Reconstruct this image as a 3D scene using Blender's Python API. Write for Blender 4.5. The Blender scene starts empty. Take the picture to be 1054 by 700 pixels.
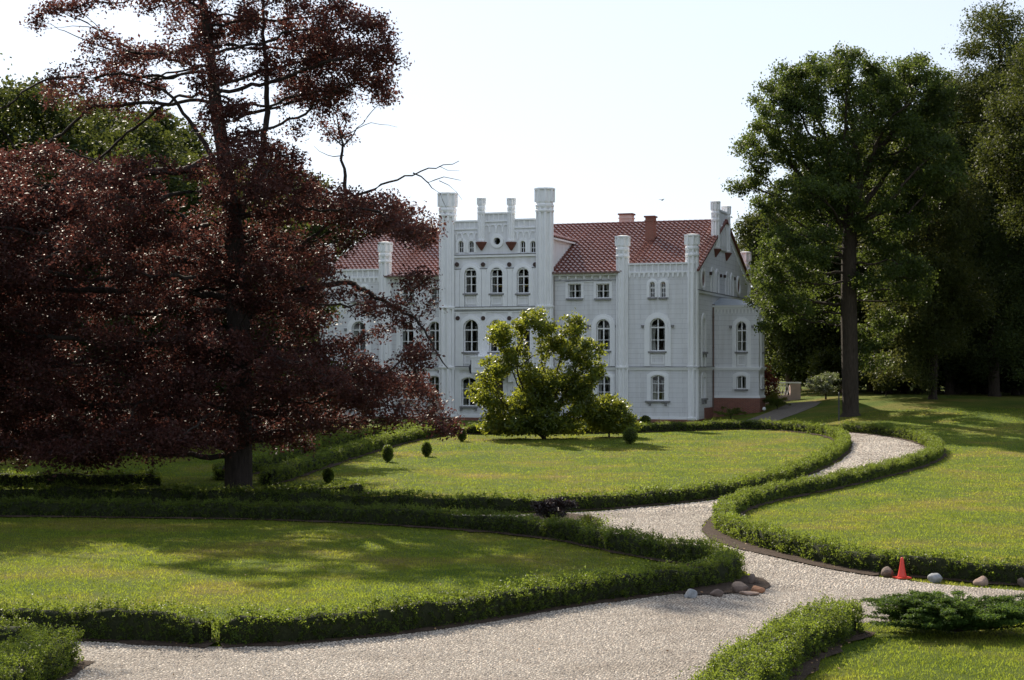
import bpy, bmesh, math, random
import numpy as np
from mathutils import Vector, Matrix
from mathutils.geometry import tessellate_polygon, delaunay_2d_cdt
R = math.radians
random.seed(7)
rng = np.random.default_rng(11)
SC = bpy.context.scene
COL = SC.collection

# ------------------------------------------------------------ camera, sky, sun, exposure
F, CX, HY, EYE = 1700.0, 527.0, 377.0, 5.0
cam = bpy.data.objects.new('camera', bpy.data.cameras.new('camera'))
COL.objects.link(cam)
cam.location = (0, 0, EYE)
cam.rotation_euler = (R(90), 0, 0)
cam.data.sensor_width = 36
cam.data.lens = 36 * F / 1054
cam.data.shift_y = (HY - 350) / 1054
cam.data.clip_end = 4000
SC.camera = cam
SUN_EL, SUN_AZ = R(36), R(-24)          # azimuth measured from +Y towards +X
world = bpy.data.worlds.new('World')
SC.world = world
world.use_nodes = True
wn = world.node_tree.nodes
sky = wn.new('ShaderNodeTexSky')
sky.sky_type = 'NISHITA'
sky.sun_disc = False
sky.sun_elevation = SUN_EL
sky.sun_rotation = SUN_AZ
sky.air_density = 1.0
sky.dust_density = 0.7
sky.ozone_density = 1.6
wn['Background'].inputs['Strength'].default_value = 0.12
hs = wn.new('ShaderNodeHueSaturation')
hs.inputs['Saturation'].default_value = 0.55
world.node_tree.links.new(sky.outputs[0], hs.inputs['Color'])
mx_ = wn.new('ShaderNodeMix'); mx_.data_type = 'RGBA'            # even pale blue mixed over the sky to brighten the shaded sides
mx_.inputs[0].default_value = 0.7
mx_.inputs[7].default_value = (3.25, 3.72, 4.55, 1)
world.node_tree.links.new(hs.outputs[0], mx_.inputs[6])
world.node_tree.links.new(mx_.outputs[2], wn['Background'].inputs['Color'])
sl = bpy.data.lights.new('sun', 'SUN')
sl.energy = 4.9
sl.angle = R(0.53)
sl.color = (1.0, 0.90, 0.74)
sun = bpy.data.objects.new('sun', sl)
COL.objects.link(sun)
to_sun = Vector((math.sin(SUN_AZ) * math.cos(SUN_EL), math.cos(SUN_AZ) * math.cos(SUN_EL), math.sin(SUN_EL)))
sun.rotation_euler = to_sun.to_track_quat('Z', 'Y').to_euler()
sun.location = (-30, 60, 60)
SC.view_settings.view_transform = 'Standard'
SC.view_settings.look = 'None'
SC.view_settings.gamma = 1
SC.view_settings.exposure = 0.8
SC.render.engine = 'CYCLES'
SC.cycles.max_bounces = 7
SC.cycles.diffuse_bounces = 4
SC.cycles.glossy_bounces = 2
SC.cycles.transmission_bounces = 4
SC.cycles.transparent_max_bounces = 8
SC.cycles.use_denoising = True

# ------------------------------------------------------------ helpers
def ss(t):
    t = np.clip(t, 0, 1)
    return t * t * (3 - 2 * t)

def ground(x, y):
    x = np.asarray(x, float); y = np.asarray(y, float)
    g = 0.9 * ss((y - 45) / 70)
    g = g + 1.8 * ss((x - 11) / 19) * ss((y - 86) / 40)
    g = g + 0.5 * ss((-x - 14) / 20) * ss((y - 70) / 40)
    g = g + 0.035 * np.sin(x * 0.31 + 1.3) * np.sin(y * 0.23) * ss((y - 20) / 20)
    return g

def at(px, py, off=0.0):
    """the ground point seen at a pixel of the photograph"""
    k = (HY - py) / F
    lo, hi = 12.0, 400.0
    if py <= HY + 2: return (0, 0, 0)
    for _ in range(60):
        m = (lo + hi) / 2
        if EYE + k * m > float(ground((px - CX) / F * m, m)) + off: lo = m
        else: hi = m
    return ((px - CX) / F * lo, lo, float(ground((px - CX) / F * lo, lo)))

def xy(px, py):
    p = at(px, py); return (p[0], p[1])

def wpt(px, py, Y):
    return np.array([(px - CX) / F * Y, Y, EYE + (HY - py) / F * Y])

def tag(o, label=None, cat=None, group=None, kind=None):
    if label: o['label'] = label
    if cat: o['category'] = cat
    if group: o['group'] = group
    if kind: o['kind'] = kind
    return o

def thing(name, label, cat, loc=(0, 0, 0), rz=0, group=None):
    o = bpy.data.objects.new(name, None)
    o.empty_display_size = 0.3
    COL.objects.link(o)
    o.location = loc; o.rotation_euler = (0, 0, rz)
    return tag(o, label, cat, group)

def link(name, me, mat=None, parent=None, smooth=False):
    o = bpy.data.objects.new(name, me)
    COL.objects.link(o)
    if mat: me.materials.append(mat)
    if parent: o.parent = parent
    if smooth and len(me.polygons):
        me.polygons.foreach_set('use_smooth', np.ones(len(me.polygons), bool))
    return o

def np_mesh(name, V, Fc):
    """V (n,3); Fc (m,k) all faces with k corners"""
    me = bpy.data.meshes.new(name)
    V = np.asarray(V, np.float32); Fc = np.asarray(Fc, np.int32)
    k = Fc.shape[1]
    me.vertices.add(len(V)); me.vertices.foreach_set('co', V.ravel())
    me.loops.add(Fc.size); me.loops.foreach_set('vertex_index', Fc.ravel())
    me.polygons.add(len(Fc))
    me.polygons.foreach_set('loop_start', np.arange(0, Fc.size, k, dtype=np.int32))
    me.polygons.foreach_set('loop_total', np.full(len(Fc), k, np.int32))
    me.update(calc_edges=True)
    return me

def py_mesh(name, V, Fc):
    me = bpy.data.meshes.new(name)
    me.from_pydata([tuple(v) for v in V], [], Fc)
    me.update()
    return me

def inside(poly, X, Y):
    X = np.asarray(X); Y = np.asarray(Y)
    r = np.zeros(X.shape, bool)
    n = len(poly)
    for i in range(n):
        x0, y0 = poly[i]; x1, y1 = poly[(i + 1) % n]
        if y0 == y1: continue
        c = ((y0 > Y) != (y1 > Y)) & (X < (x1 - x0) * (Y - y0) / (y1 - y0) + x0)
        r ^= c
    return r

def smooth_line(pts, it=2, closed=False):
    pts = [np.array(p, float) for p in pts]
    for _ in range(it):
        q = [] if closed else [pts[0]]
        n = len(pts)
        for i in range(n if closed else n - 1):
            a, b = pts[i], pts[(i + 1) % n]
            q += [a * .75 + b * .25, a * .25 + b * .75]
        if not closed: q.append(pts[-1])
        pts = q
    return pts

def resample(pts, step):
    P = np.array(pts, float)
    d = np.r_[0, np.cumsum(np.linalg.norm(np.diff(P, axis=0), axis=1))]
    n = max(2, int(d[-1] / step) + 1)
    s = np.linspace(0, d[-1], n)
    return np.stack([np.interp(s, d, P[:, i]) for i in range(P.shape[1])], 1), d[-1]

# ------------------------------------------------------------ materials
class NT:
    def __init__(s, name):
        s.m = bpy.data.materials.new(name); s.m.use_nodes = True
        s.n = s.m.node_tree.nodes; s.l = s.m.node_tree.links
        s.p = s.n['Principled BSDF']; s.out = s.n['Material Output']
    def new(s, t, **kw):
        x = s.n.new(t)
        for k, v in kw.items(): setattr(x, k, v)
        return x
    def noise(s, scale, detail=4, rough=.55, vec=None):
        x = s.new('ShaderNodeTexNoise'); x.inputs['Scale'].default_value = scale
        x.inputs['Detail'].default_value = detail; x.inputs['Roughness'].default_value = rough
        if vec is None:
            vec = s.new('ShaderNodeTexCoord').outputs['Object']
        s.l.new(vec, x.inputs['Vector'])
        return x.outputs['Fac']
    def ramp(s, fac, stops):
        x = s.new('ShaderNodeValToRGB')
        e = x.color_ramp.elements
        while len(e) < len(stops): e.new(0.5)
        for i, (p, c) in enumerate(stops):
            e[i].position = p; e[i].color = (*c, 1) if len(c) == 3 else c
        s.l.new(fac, x.inputs['Fac'])
        return x.outputs['Color']
    def mix(s, fac, a, b, mode='MIX'):
        x = s.new('ShaderNodeMix', data_type='RGBA', blend_type=mode)
        for i, v in ((0, fac), (6, a), (7, b)):
            if isinstance(v, (int, float)): x.inputs[i].default_value = v
            elif isinstance(v, tuple): x.inputs[i].default_value = (*v, 1)
            else: s.l.new(v, x.inputs[i])
        return x.outputs[2]
    def bump(s, h, strength, dist=.02):
        x = s.new('ShaderNodeBump'); x.inputs['Strength'].default_value = strength
        x.inputs['Distance'].default_value = dist
        s.l.new(h, x.inputs['Height']); s.l.new(x.outputs[0], s.p.inputs['Normal'])
    def col(s, c):
        if isinstance(c, tuple): s.p.inputs['Base Color'].default_value = (*c, 1)
        else: s.l.new(c, s.p.inputs['Base Color'])
    def rough(s, r, spec=.5):
        s.p.inputs['Roughness'].default_value = r
        s.p.inputs['Specular IOR Level'].default_value = spec

TURF = [(.28, (.056, .102, .012)), (.48, (.106, .140, .019)), (.61, (.155, .148, .032)), (.70, (.215, .168, .058))]
def leaf_mat(name, cols, trans, tfac=.45, rough=.42, spec=.5, clump=(.55, .75, 1.2), turf=False):
    """leaf blades: each leaf its own shade, light passes through them"""
    m = NT(name)
    g = m.new('ShaderNodeNewGeometry')
    c = m.ramp(g.outputs['Random Per Island'], [(i / max(1, len(cols) - 1), k) for i, k in enumerate(cols)])
    lo, hi = clump[1:]
    big = m.ramp(m.noise(clump[0], 2), [(.3, (lo, lo, lo)), (.7, (hi, hi, hi * .94))])
    if turf:
        p = m.ramp(m.noise(.22, 6, .65), TURF)
        c = m.mix(1.0, c, p, 'MULTIPLY')
        trans = m.mix(.55, trans, m.mix(1.0, p, (2.6, 2.7, 1.6), 'MULTIPLY'))
    c = m.mix(1.0, c, big, 'MULTIPLY')
    m.col(c); m.rough(rough, spec)
    t = m.new('ShaderNodeBsdfTranslucent')
    tc = m.mix(1.0, trans, big, 'MULTIPLY')
    m.l.new(tc, t.inputs['Color'])
    x = m.new('ShaderNodeMixShader'); x.inputs[0].default_value = tfac
    m.l.new(m.p.outputs[0], x.inputs[1]); m.l.new(t.outputs[0], x.inputs[2])
    m.l.new(x.outputs[0], m.out.inputs['Surface'])
    return m.m

def plain(name, c, rough=.6, noise=.15, scale=6, bump=0, spec=.5):
    m = NT(name)
    n = m.noise(scale, 5)
    a = tuple(max(0, v * (1 - noise)) for v in c); b = tuple(v * (1 + noise) for v in c)
    m.col(m.ramp(n, [(.3, a), (.7, b)])); m.rough(rough, spec)
    if bump: m.bump(n, bump)
    return m.m

M = {}
M['beech'] = leaf_mat('copper beech leaves', [(.024, .010, .011), (.042, .015, .014), (.066, .026, .021), (.036, .020, .014)], (.155, .055, .045), .34, .55, .22)
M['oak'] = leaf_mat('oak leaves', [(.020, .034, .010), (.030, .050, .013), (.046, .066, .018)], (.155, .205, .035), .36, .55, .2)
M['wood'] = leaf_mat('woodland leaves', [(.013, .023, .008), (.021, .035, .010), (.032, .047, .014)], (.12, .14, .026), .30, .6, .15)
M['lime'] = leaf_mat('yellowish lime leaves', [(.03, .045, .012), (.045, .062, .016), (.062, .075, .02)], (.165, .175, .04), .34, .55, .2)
M['magnolia'] = leaf_mat('magnolia leaves', [(.035, .06, .012), (.05, .078, .015), (.075, .09, .018)], (.38, .41, .04), .40, .42, .35)
M['box'] = leaf_mat('box hedge leaves', [(.020, .038, .009), (.032, .056, .013), (.05, .074, .016)], (.30, .38, .045), .42, .5, .2, (2.4, .55, 1.3))
M['juniper'] = leaf_mat('juniper sprays', [(.022, .050, .012), (.036, .072, .016), (.052, .094, .02)], (.15, .23, .035), .34, .6, .12)
M['barberry'] = leaf_mat('barberry leaves', [(.014, .009, .010), (.022, .012, .012), (.02, .02, .011)], (.06, .025, .022), .25, .4)
M['redleaf'] = leaf_mat('red maple leaves', [(.09, .02, .018), (.13, .03, .02)], (.45, .08, .05), .4, .4)
M['yellowleaf'] = leaf_mat('golden shrub leaves', [(.10, .11, .02), (.16, .15, .025)], (.42, .40, .05), .42, .4)
M['blossom'] = leaf_mat('white flowering bush leaves', [(.04, .06, .02), (.06, .09, .03), (.45, .45, .40), (.5, .5, .46)], (.25, .30, .10), .35, .5)
M['grass'] = leaf_mat('grass blades', [(.55, .62, .5), (1.0, 1.05, 1.0), (1.45, 1.35, 1.25)], (.45, .46, .055), .48, .6, .1, (1.6, .70, 1.22), True)

def bark(name, c1, c2):
    m = NT(name)
    tc = m.new('ShaderNodeTexCoord'); mp = m.new('ShaderNodeMapping'); mp.inputs['Scale'].default_value = (5, 5, 1.1)
    m.l.new(tc.outputs['Object'], mp.inputs['Vector'])
    n = m.noise(2.2, 6, .65, mp.outputs[0])
    m.col(m.ramp(n, [(.3, c1), (.7, c2)])); m.rough(.9, .2); m.bump(n, .9, .08)
    return m.m
M['bark_beech'] = bark('grey beech bark', (.022, .017, .015), (.055, .043, .037))
M['bark'] = bark('brown bark', (.022, .017, .013), (.06, .046, .034))

# lawn
m = NT('lawn turf')
a = m.ramp(m.noise(.22, 6, .65), TURF)
b = m.ramp(m.noise(9, 5, .7), [(.3, (.6, .6, .55)), (.7, (1.35, 1.3, 1.2))])
m.col(m.mix(1.0, a, b, 'MULTIPLY')); m.rough(.95, .1)
m.bump(m.noise(30, 6, .75), 1.0, .08)
M['lawn'] = m.m
# setts
m = NT('granite setts')
g = m.new('ShaderNodeNewGeometry')
c = m.ramp(g.outputs['Random Per Island'], [(0, (.20, .165, .135)), (.22, (.43, .37, .305)), (.75, (.60, .535, .45)), (1, (.42, .325, .26))])
big = m.ramp(m.noise(.45, 7, .7), [(.33, (.52, .47, .43)), (.49, (.93, .91, .89)), (.68, (1.1, 1.08, 1.06))])
m.col(m.mix(1.0, c, big, 'MULTIPLY')); m.rough(.75, .35); m.bump(m.noise(60, 3), .3, .01)
M['setts'] = m.m
m = NT('grit between the setts')
c = m.ramp(m.noise(22, 6, .7), [(.3, (.09, .075, .062)), (.7, (.25, .215, .18))])
m.col(c); m.rough(.9, .2); m.bump(m.noise(50, 4), .6, .02)
M['grit'] = m.m
m = NT('dark soil')
c = m.ramp(m.noise(7, 6, .7), [(.3, (.035, .024, .018)), (.7, (.085, .06, .045))])
m.col(c); m.rough(.95, .1); m.bump(m.noise(18, 5, .7), .9, .05)
M['soil'] = m.m
# house
def stucco(name, base, joints):
    m = NT(name)
    tc = m.new('ShaderNodeTexCoord')
    sep = m.new('ShaderNodeSeparateXYZ'); m.l.new(tc.outputs['Object'], sep.inputs[0])
    ad = m.new('ShaderNodeMath', operation='ADD'); m.l.new(sep.outputs[0], ad.inputs[0]); m.l.new(sep.outputs[1], ad.inputs[1])
    cb = m.new('ShaderNodeCombineXYZ'); m.l.new(ad.outputs[0], cb.inputs[0]); m.l.new(sep.outputs[2], cb.inputs[1])
    n = m.noise(.8, 6, .6)
    c = m.ramp(n, [(.3, tuple(v * .93 for v in base)), (.7, tuple(v * 1.04 for v in base))])
    # streaks of dirt running down
    mp = m.new('ShaderNodeMapping'); mp.inputs['Scale'].default_value = (3.0, 3.0, .22)
    m.l.new(tc.outputs['Object'], mp.inputs[0])
    st = m.ramp(m.noise(1.0, 5, .6, mp.outputs[0]), [(.42, (1, 1, 1)), (.76, (.78, .76, .73))])
    c = m.mix(.6, c, st, 'MULTIPLY')
    if joints:
        br = m.new('ShaderNodeTexBrick')
        br.inputs['Scale'].default_value = 1.0
        br.inputs['Brick Width'].default_value = 2.1; br.inputs['Row Height'].default_value = .36
        br.inputs['Mortar Size'].default_value = .017; br.inputs['Mortar Smooth'].default_value = .3
        br.inputs['Color1'].default_value = (1, 1, 1, 1); br.inputs['Color2'].default_value = (.97, .97, .975, 1)
        br.inputs['Mortar'].default_value = (.78, .78, .79, 1)
        m.l.new(cb.outputs[0], br.inputs['Vector'])
        c = m.mix(1.0, c, br.outputs['Color'], 'MULTIPLY')
        m.bump(br.outputs['Fac'], -.5, .02)
    m.col(c); m.rough(.85, .25)
    return m.m
M['ashlar'] = stucco('white lined stucco', (.78, .78, .79), True)
M['stucco'] = stucco('white smooth stucco', (.81, .81, .82), False)
M['trim'] = plain('white painted trim', (.88, .88, .88), .7, .03, 2)
M['frame'] = plain('white painted sash', (.80, .80, .79), .45, .03, 3)
M['tie'] = plain('dark iron tie plate', (.06, .035, .03), .7, .15, 5)
M['terra'] = plain('terracotta', (.17, .06, .045), .8, .2, 5)
M['redbrick'] = None
m = NT('red brick')
tc = m.new('ShaderNodeTexCoord'); sep = m.new('ShaderNodeSeparateXYZ'); m.l.new(tc.outputs['Object'], sep.inputs[0])
ad = m.new('ShaderNodeMath', operation='ADD'); m.l.new(sep.outputs[0], ad.inputs[0]); m.l.new(sep.outputs[1], ad.inputs[1])
cb = m.new('ShaderNodeCombineXYZ'); m.l.new(ad.outputs[0], cb.inputs[0]); m.l.new(sep.outputs[2], cb.inputs[1])
br = m.new('ShaderNodeTexBrick'); br.inputs['Scale'].default_value = 1
br.inputs['Brick Width'].default_value = .25; br.inputs['Row Height'].default_value = .08; br.inputs['Mortar Size'].default_value = .01
br.inputs['Color1'].default_value = (.20, .065, .045, 1); br.inputs['Color2'].default_value = (.27, .09, .06, 1); br.inputs['Mortar'].default_value = (.25, .2, .17, 1)
m.l.new(cb.outputs[0], br.inputs['Vector'])
m.col(br.outputs['Color']); m.rough(.85, .2)
M['redbrick'] = m.m
m = NT('red clay pantiles')
c = m.ramp(m.noise(3.4, 6, .8), [(.3, (.12, .052, .042)), (.5, (.20, .080, .062)), (.72, (.30, .15, .12))])
w = m.ramp(m.noise(.25, 4), [(.35, (.85, .82, .82)), (.7, (1.1, 1.05, 1.05))])
m.col(m.mix(1.0, c, w, 'MULTIPLY')); m.rough(.24, .9)
M['tile'] = m.m
M['pinkcap'] = plain('pale pink render', (.62, .45, .40), .85, .1, 2)
M['zinc'] = plain('zinc sheet', (.30, .33, .36), .35, .12, 2, 0, .6)
M['iron'] = plain('dark iron', (.03, .03, .032), .5, .1)
M['pipe'] = plain('brown downpipe', (.16, .10, .08), .5, .1)
M['curtain'] = plain('white curtain', (.52, .50, .47), .9, .12, 9)
M['dark'] = plain('dark boards', (.03, .027, .025), .8, .1)
m = NT('window glass')
m.col((.012, .013, .015)); m.rough(.04, .5)
tr = m.new('ShaderNodeBsdfTransparent'); tr.inputs[0].default_value = (.75, .78, .78, 1)
gl = m.new('ShaderNodeBsdfGlossy'); gl.inputs['Roughness'].default_value = .02
fr = m.new('ShaderNodeFresnel'); fr.inputs[0].default_value = 1.5
x = m.new('ShaderNodeMixShader')
m.l.new(fr.outputs[0], x.inputs[0]); m.l.new(tr.outputs[0], x.inputs[1]); m.l.new(gl.outputs[0], x.inputs[2])
m.l.new(x.outputs[0], m.out.inputs['Surface'])
M['glass'] = m.m
M['cone'] = plain('faded orange red plastic', (.62, .045, .025), .45, .08, 4)
def rockmat(name, c):
    m = NT(name)
    n = m.noise(7, 6, .65)
    m.col(m.ramp(n, [(.3, tuple(v * .65 for v in c)), (.7, tuple(v * 1.25 for v in c))])); m.rough(.85, .25); m.bump(n, .6, .05)
    return m.m
M['rock_grey'] = rockmat('grey fieldstone', (.30, .31, .32))
M['rock_brown'] = rockmat('brown fieldstone', (.15, .11, .09))
M['rock_pink'] = rockmat('pinkish granite', (.33, .23, .18))
M['rock_orange'] = rockmat('orange brown stone', (.32, .16, .09))

# ------------------------------------------------------------ the ground
PATH_PX = [(-80, 790), (-60, 664), (80, 661), (150, 664), (222, 668), (300, 665), (400, 656), (500, 640), (600, 624), (690, 613), (755, 604), (784, 600),
           (792, 607), (772, 590), (726, 573), (680, 562), (633, 552), (600, 543), (560, 541), (480, 539), (368, 534), (240, 531), (120, 529), (-60, 528), (-60, 521), (120, 522), (240, 523),
           (368, 527), (500, 531.5), (606, 528), (660, 523), (726, 517), (780, 508), (830, 492), (862, 478), (876, 466), (878, 458), (872, 451), (866, 446),
           (884, 446.5), (905, 449), (930, 453), (950, 459), (957, 465), (953, 472), (927, 482), (899, 492), (850, 504), (790, 514), (748, 524), (728, 534), (720, 545),
           (730, 556), (760, 566), (850, 587), (905, 595), (980, 604), (1054, 609), (1120, 614), (1240, 622), (1330, 626), (1330, 640), (1240, 634), (1120, 622), (1054, 618), (960, 632), (893, 644), (834, 636), (784, 652), (720, 697), (670, 740), (640, 790)]
PATH = [xy(*p) for p in PATH_PX]
PATH = [tuple(p) for p in smooth_line(PATH, 1, True)]
DRIVE_PX = [(690, 438.5), (740, 437), (762, 435), (790, 425), (812, 415.5), (838, 413), (846, 414), (840, 418), (826, 424), (806, 431), (790, 437), (778, 440)]
DRIVE = [xy(*p) for p in DRIVE_PX]

xs = np.unique(np.r_[-900, -500, -300, -180, -120, -80, np.arange(-60, 60.1, 1.25), 80, 120, 180, 300, 500, 900])
ys = np.unique(np.r_[-60, -20, 0, 8, np.arange(12, 175.1, 1.25), 190, 220, 280, 400, 600, 900, 1500])
GX, GY = np.meshgrid(xs, ys)
GZ = ground(GX, GY)
nx, ny = len(xs), len(ys)
I = np.arange(nx * ny).reshape(ny, nx)
quads = np.stack([I[:-1, :-1], I[:-1, 1:], I[1:, 1:], I[1:, :-1]], -1).reshape(-1, 4)
lawn = link('lawn', np_mesh('lawn', np.stack([GX, GY, GZ], -1).reshape(-1, 3), quads), M['lawn'], None, True)
tag(lawn, kind='structure')

def sheet(name, poly, off, mat, step=1.2):
    P, _ = resample([*poly, poly[0]], step); P = P[:-1]
    n = len(P)
    x0, y0 = P.min(0); x1, y1 = P.max(0)
    gx, gy = np.meshgrid(np.arange(x0, x1, step), np.arange(y0, y1, step))
    gx = gx.ravel() + .01; gy = gy.ravel() + .013
    k = inside([tuple(p) for p in P], gx, gy)
    pts = [Vector(p) for p in P] + [Vector(p) for p in zip(gx[k], gy[k])]
    v, e, f, *_ = delaunay_2d_cdt(pts, [], [list(range(n))], 1, 1e-5)
    V = np.array([(p.x, p.y, 0) for p in v])
    V[:, 2] = ground(V[:, 0], V[:, 1]) + off
    o = link(name, py_mesh(name, V, [list(q) for q in f]), mat, None, True)
    return tag(o, kind='structure')
sheet('path', PATH, .020, M['grit'])
sheet('drive', DRIVE, .024, M['grit'])

# setts: each a small domed block
def setts():
    P = np.array(PATH)
    bands = [(20, 37, .056), (37, 56, .078), (56, 125, .13)]
    Vs, F4, F5 = [], [], []
    base = 0
    V_all = []; Q_all = []
    for y0, y1, sp in bands:
        gy = np.arange(y0, y1, sp)
        gx = np.arange(-26, 30, sp * 1.15)
        X, Y = np.meshgrid(gx, gy)
        X = X + (np.arange(len(gy)) % 2)[:, None] * sp * .55
        X = X + .18 * np.sin(Y * 1.7 + X * .35); Y = Y + .22 * np.sin(X * .9)
        X = X.ravel(); Y = Y.ravel()
        k = (np.abs(X) < Y * .42 + .6)
        X, Y = X[k], Y[k]
        k = inside(PATH, X, Y)
        X, Y = X[k], Y[k]
        n = len(X)
        X = X + rng.normal(0, sp * .22, n); Y = Y + rng.normal(0, sp * .22, n)
        Z = ground(X, Y) + .020
        r = sp * rng.uniform(.36, .53, n)
        h = sp * rng.uniform(.03, .17, n)
        tilt = rng.normal(0, .16, (n, 2))
        a0 = rng.uniform(0, 6.28, n)
        ring = []
        for lvl in (0, 1):
            for j in range(5):
                a = a0 + j * 2 * math.pi / 5
                rr = r * (1.0 if lvl == 0 else .62) * (1 + .18 * np.sin(3 * a + X * 40))
                dx = rr * np.cos(a) * 1.08; dy = rr * np.sin(a) * .95
                z = Z - .01 if lvl == 0 else Z + h + dx * tilt[:, 0] + dy * tilt[:, 1]
                ring.append(np.stack([X + dx, Y + dy, z], -1))
        ring.append(np.stack([X, Y, Z + h * 1.15], -1))
        V = np.stack(ring, 1)            # n, 11, 3
        idx = base + np.arange(n)[:, None] * 11
        tri = []
        for j in range(5):
            b = (j + 1) % 5
            tri += [(j, b, 5 + b), (j, 5 + b, 5 + j), (5 + j, 5 + b, 10)]
        T = (idx[:, :, None] + np.array(tri)[None]).reshape(-1, 3)
        V_all.append(V.reshape(-1, 3)); Q_all.append(T); base += n * 11
    o = link('cobblestones', np_mesh('cobblestones', np.concatenate(V_all), np.concatenate(Q_all)), M['setts'])
    tag(o, 'small pale pinkish grey setts paving the winding path', 'cobblestones', kind='stuff')
setts()

# ------------------------------------------------------------ leaves
def leaf_arrays(P, size, up=.6, aspect=.55, jitter=.35, axis=None, ax_w=0.0):
    """diamond leaves at points P -> V, F"""
    n = len(P)
    N = rng.normal(size=(n, 3)); N[:, 2] += up * 1.5
    N /= np.linalg.norm(N, axis=1)[:, None]
    A = rng.normal(size=(n, 3))
    if axis is not None: A = A * (1 - ax_w) + axis * ax_w * 2
    A -= (A * N).sum(1)[:, None] * N
    A /= np.linalg.norm(A, axis=1)[:, None] + 1e-9
    B = np.cross(N, A)
    s = size * rng.uniform(1 - jitter, 1 + jitter, n)[:, None]
    h = .5 * s
    V = np.stack([P - A * h, P + B * h * aspect + N * h * .18, P + A * h, P - B * h * aspect + N * h * .18], 1)
    Fc = np.arange(n * 4).reshape(n, 4)
    return V.reshape(-1, 3), Fc

# ------------------------------------------------------------ trees
def grow(nodes, parents, att, step, di, dk, iters=170, wander=.18, up=0.05):
    nodes = [np.array(n, float) for n in nodes]; parents = list(parents)
    kids = {}
    A = np.array(att, float)
    Nn = np.array(nodes)
    d = np.linalg.norm(A[:, None] - Nn[None], axis=2)
    near = d.argmin(1); nd = d.min(1)
    alive = nd > dk
    for it in range(iters):
        act = alive & (nd < di)
        if not act.any(): 
            if alive.any() and it < 4: di *= 1.6; continue
            break
        ids = near[act]
        Nn = np.array(nodes)
        v = A[act] - Nn[ids]
        v /= np.linalg.norm(v, axis=1)[:, None] + 1e-9
        S = np.zeros_like(Nn); np.add.at(S, ids, v)
        new = []
        for i in np.unique(ids):
            if kids.get(i, 0) >= 3: 
                alive[act.nonzero()[0][ids == i]] &= rng.random((ids == i).sum()) > .5
                continue
            g = S[i]; L = np.linalg.norm(g)
            if L < 1e-6: g = rng.normal(size=3); L = np.linalg.norm(g)
            g = g / L + rng.normal(0, wander, 3) + np.array([0, 0, up])
            g /= np.linalg.norm(g)
            new.append((i, Nn[i] + g * step))
        if not new: continue
        k0 = len(nodes)
        for i, p in new:
            nodes.append(p); parents.append(int(i)); kids[i] = kids.get(i, 0) + 1
        NP = np.array([p for _, p in new])
        ai = alive.nonzero()[0]
        d = np.linalg.norm(A[ai][:, None] - NP[None], axis=2)
        m_ = d.min(1); j = d.argmin(1)
        u = m_ < nd[ai]
        nd[ai[u]] = m_[u]; near[ai[u]] = k0 + j[u]
        alive &= nd > dk
    return np.array(nodes), np.array(parents)

def radii(parents, tip, base, ex=2.3):
    n = len(parents); r = np.zeros(n); acc = np.zeros(n)
    for i in range(n - 1, -1, -1):
        r[i] = max(tip, acc[i] ** (1 / ex)) if acc[i] > 0 else tip
        if parents[i] >= 0: acc[parents[i]] += r[i] ** ex
    r0 = r[0]
    # keep the twigs as they are, let the stem reach its measured girth
    t = np.clip((r - tip) / max(1e-6, r0 - tip), 0, 1)
    return tip + (base - tip) * t ** 1.0

def limb_mesh(nodes, parents, r, flare=0.0):
    main = {}
    for i, p in enumerate(parents):
        if p >= 0 and (p not in main or r[i] > r[main[p]]): main[p] = i
    V, Fc = [], []
    rings = {}
    def ring(c, dirv, rad, n):
        d = dirv / (np.linalg.norm(dirv) + 1e-9)
        a = np.array([1., 0, 0]) if abs(d[0]) < .8 else np.array([0, 1., 0])
        # stable frame
        e1 = np.cross(d, a); e1 /= np.linalg.norm(e1); e2 = np.cross(d, e1)
        k = len(V)
        for j in range(n):
            t = 2 * math.pi * j / n
            V.append(c + (e1 * math.cos(t) + e2 * math.sin(t)) * rad)
        return k
    for i, p in enumerate(parents):
        if p < 0: continue
        n = 9 if r[i] > .15 else (6 if r[i] > .05 else 4)
        dirv = nodes[i] - nodes[p]
        key = (p, n)
        if main.get(p) == i and key in rings: a = rings[key]
        else:
            rp = min(r[p], r[i] * 1.25) if main.get(p) != i else r[p]
            if p == 0: rp = r[p] * (1 + flare)
            a = ring(nodes[p], dirv, rp, n)
        b = ring(nodes[i], dirv, r[i], n)
        rings[(i, n)] = b
        for j in range(n):
            k = (j + 1) % n
            Fc.append((a + j, a + k, b + k, b + j))
    return V, Fc

def sample_clumps(clumps, n, clump=(.6, .4), per=9):
    """clumps: (x, y, z, rx, ry, rz, weight) relative to base; points in the outer part of each"""
    vol = np.array([c[3] * c[4] * c[5] * (c[6] if len(c) > 6 else 1) for c in clumps]) ** .8
    cnt = np.maximum(6, (vol / vol.sum() * n).astype(int))
    out = []
    cr, cz = clump
    for c, k in zip(clumps, cnt):
        m = max(3, int(k / per))
        d = rng.normal(size=(m, 3)); d /= np.linalg.norm(d, axis=1)[:, None]
        rad = rng.uniform(.12, 1, m) ** .5
        ctr = np.array(c[:3]) + d * rad[:, None] * np.array(c[3:6])
        j = rng.integers(0, m, k)
        p = ctr[j] + np.clip(rng.normal(size=(k, 3)), -1.6, 1.6) * np.array([cr, cr, cz]) * rng.uniform(.6, 1.3, m)[j][:, None]
        out.append(p)
    P = np.concatenate(out)
    k = np.zeros(len(P), bool)
    for c in clumps:
        k |= (((P - np.array(c[:3])) / (np.array(c[3:6]) + .12)) ** 2).sum(1) < 1
    return P[k & (P[:, 2] > .35)]

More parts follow.
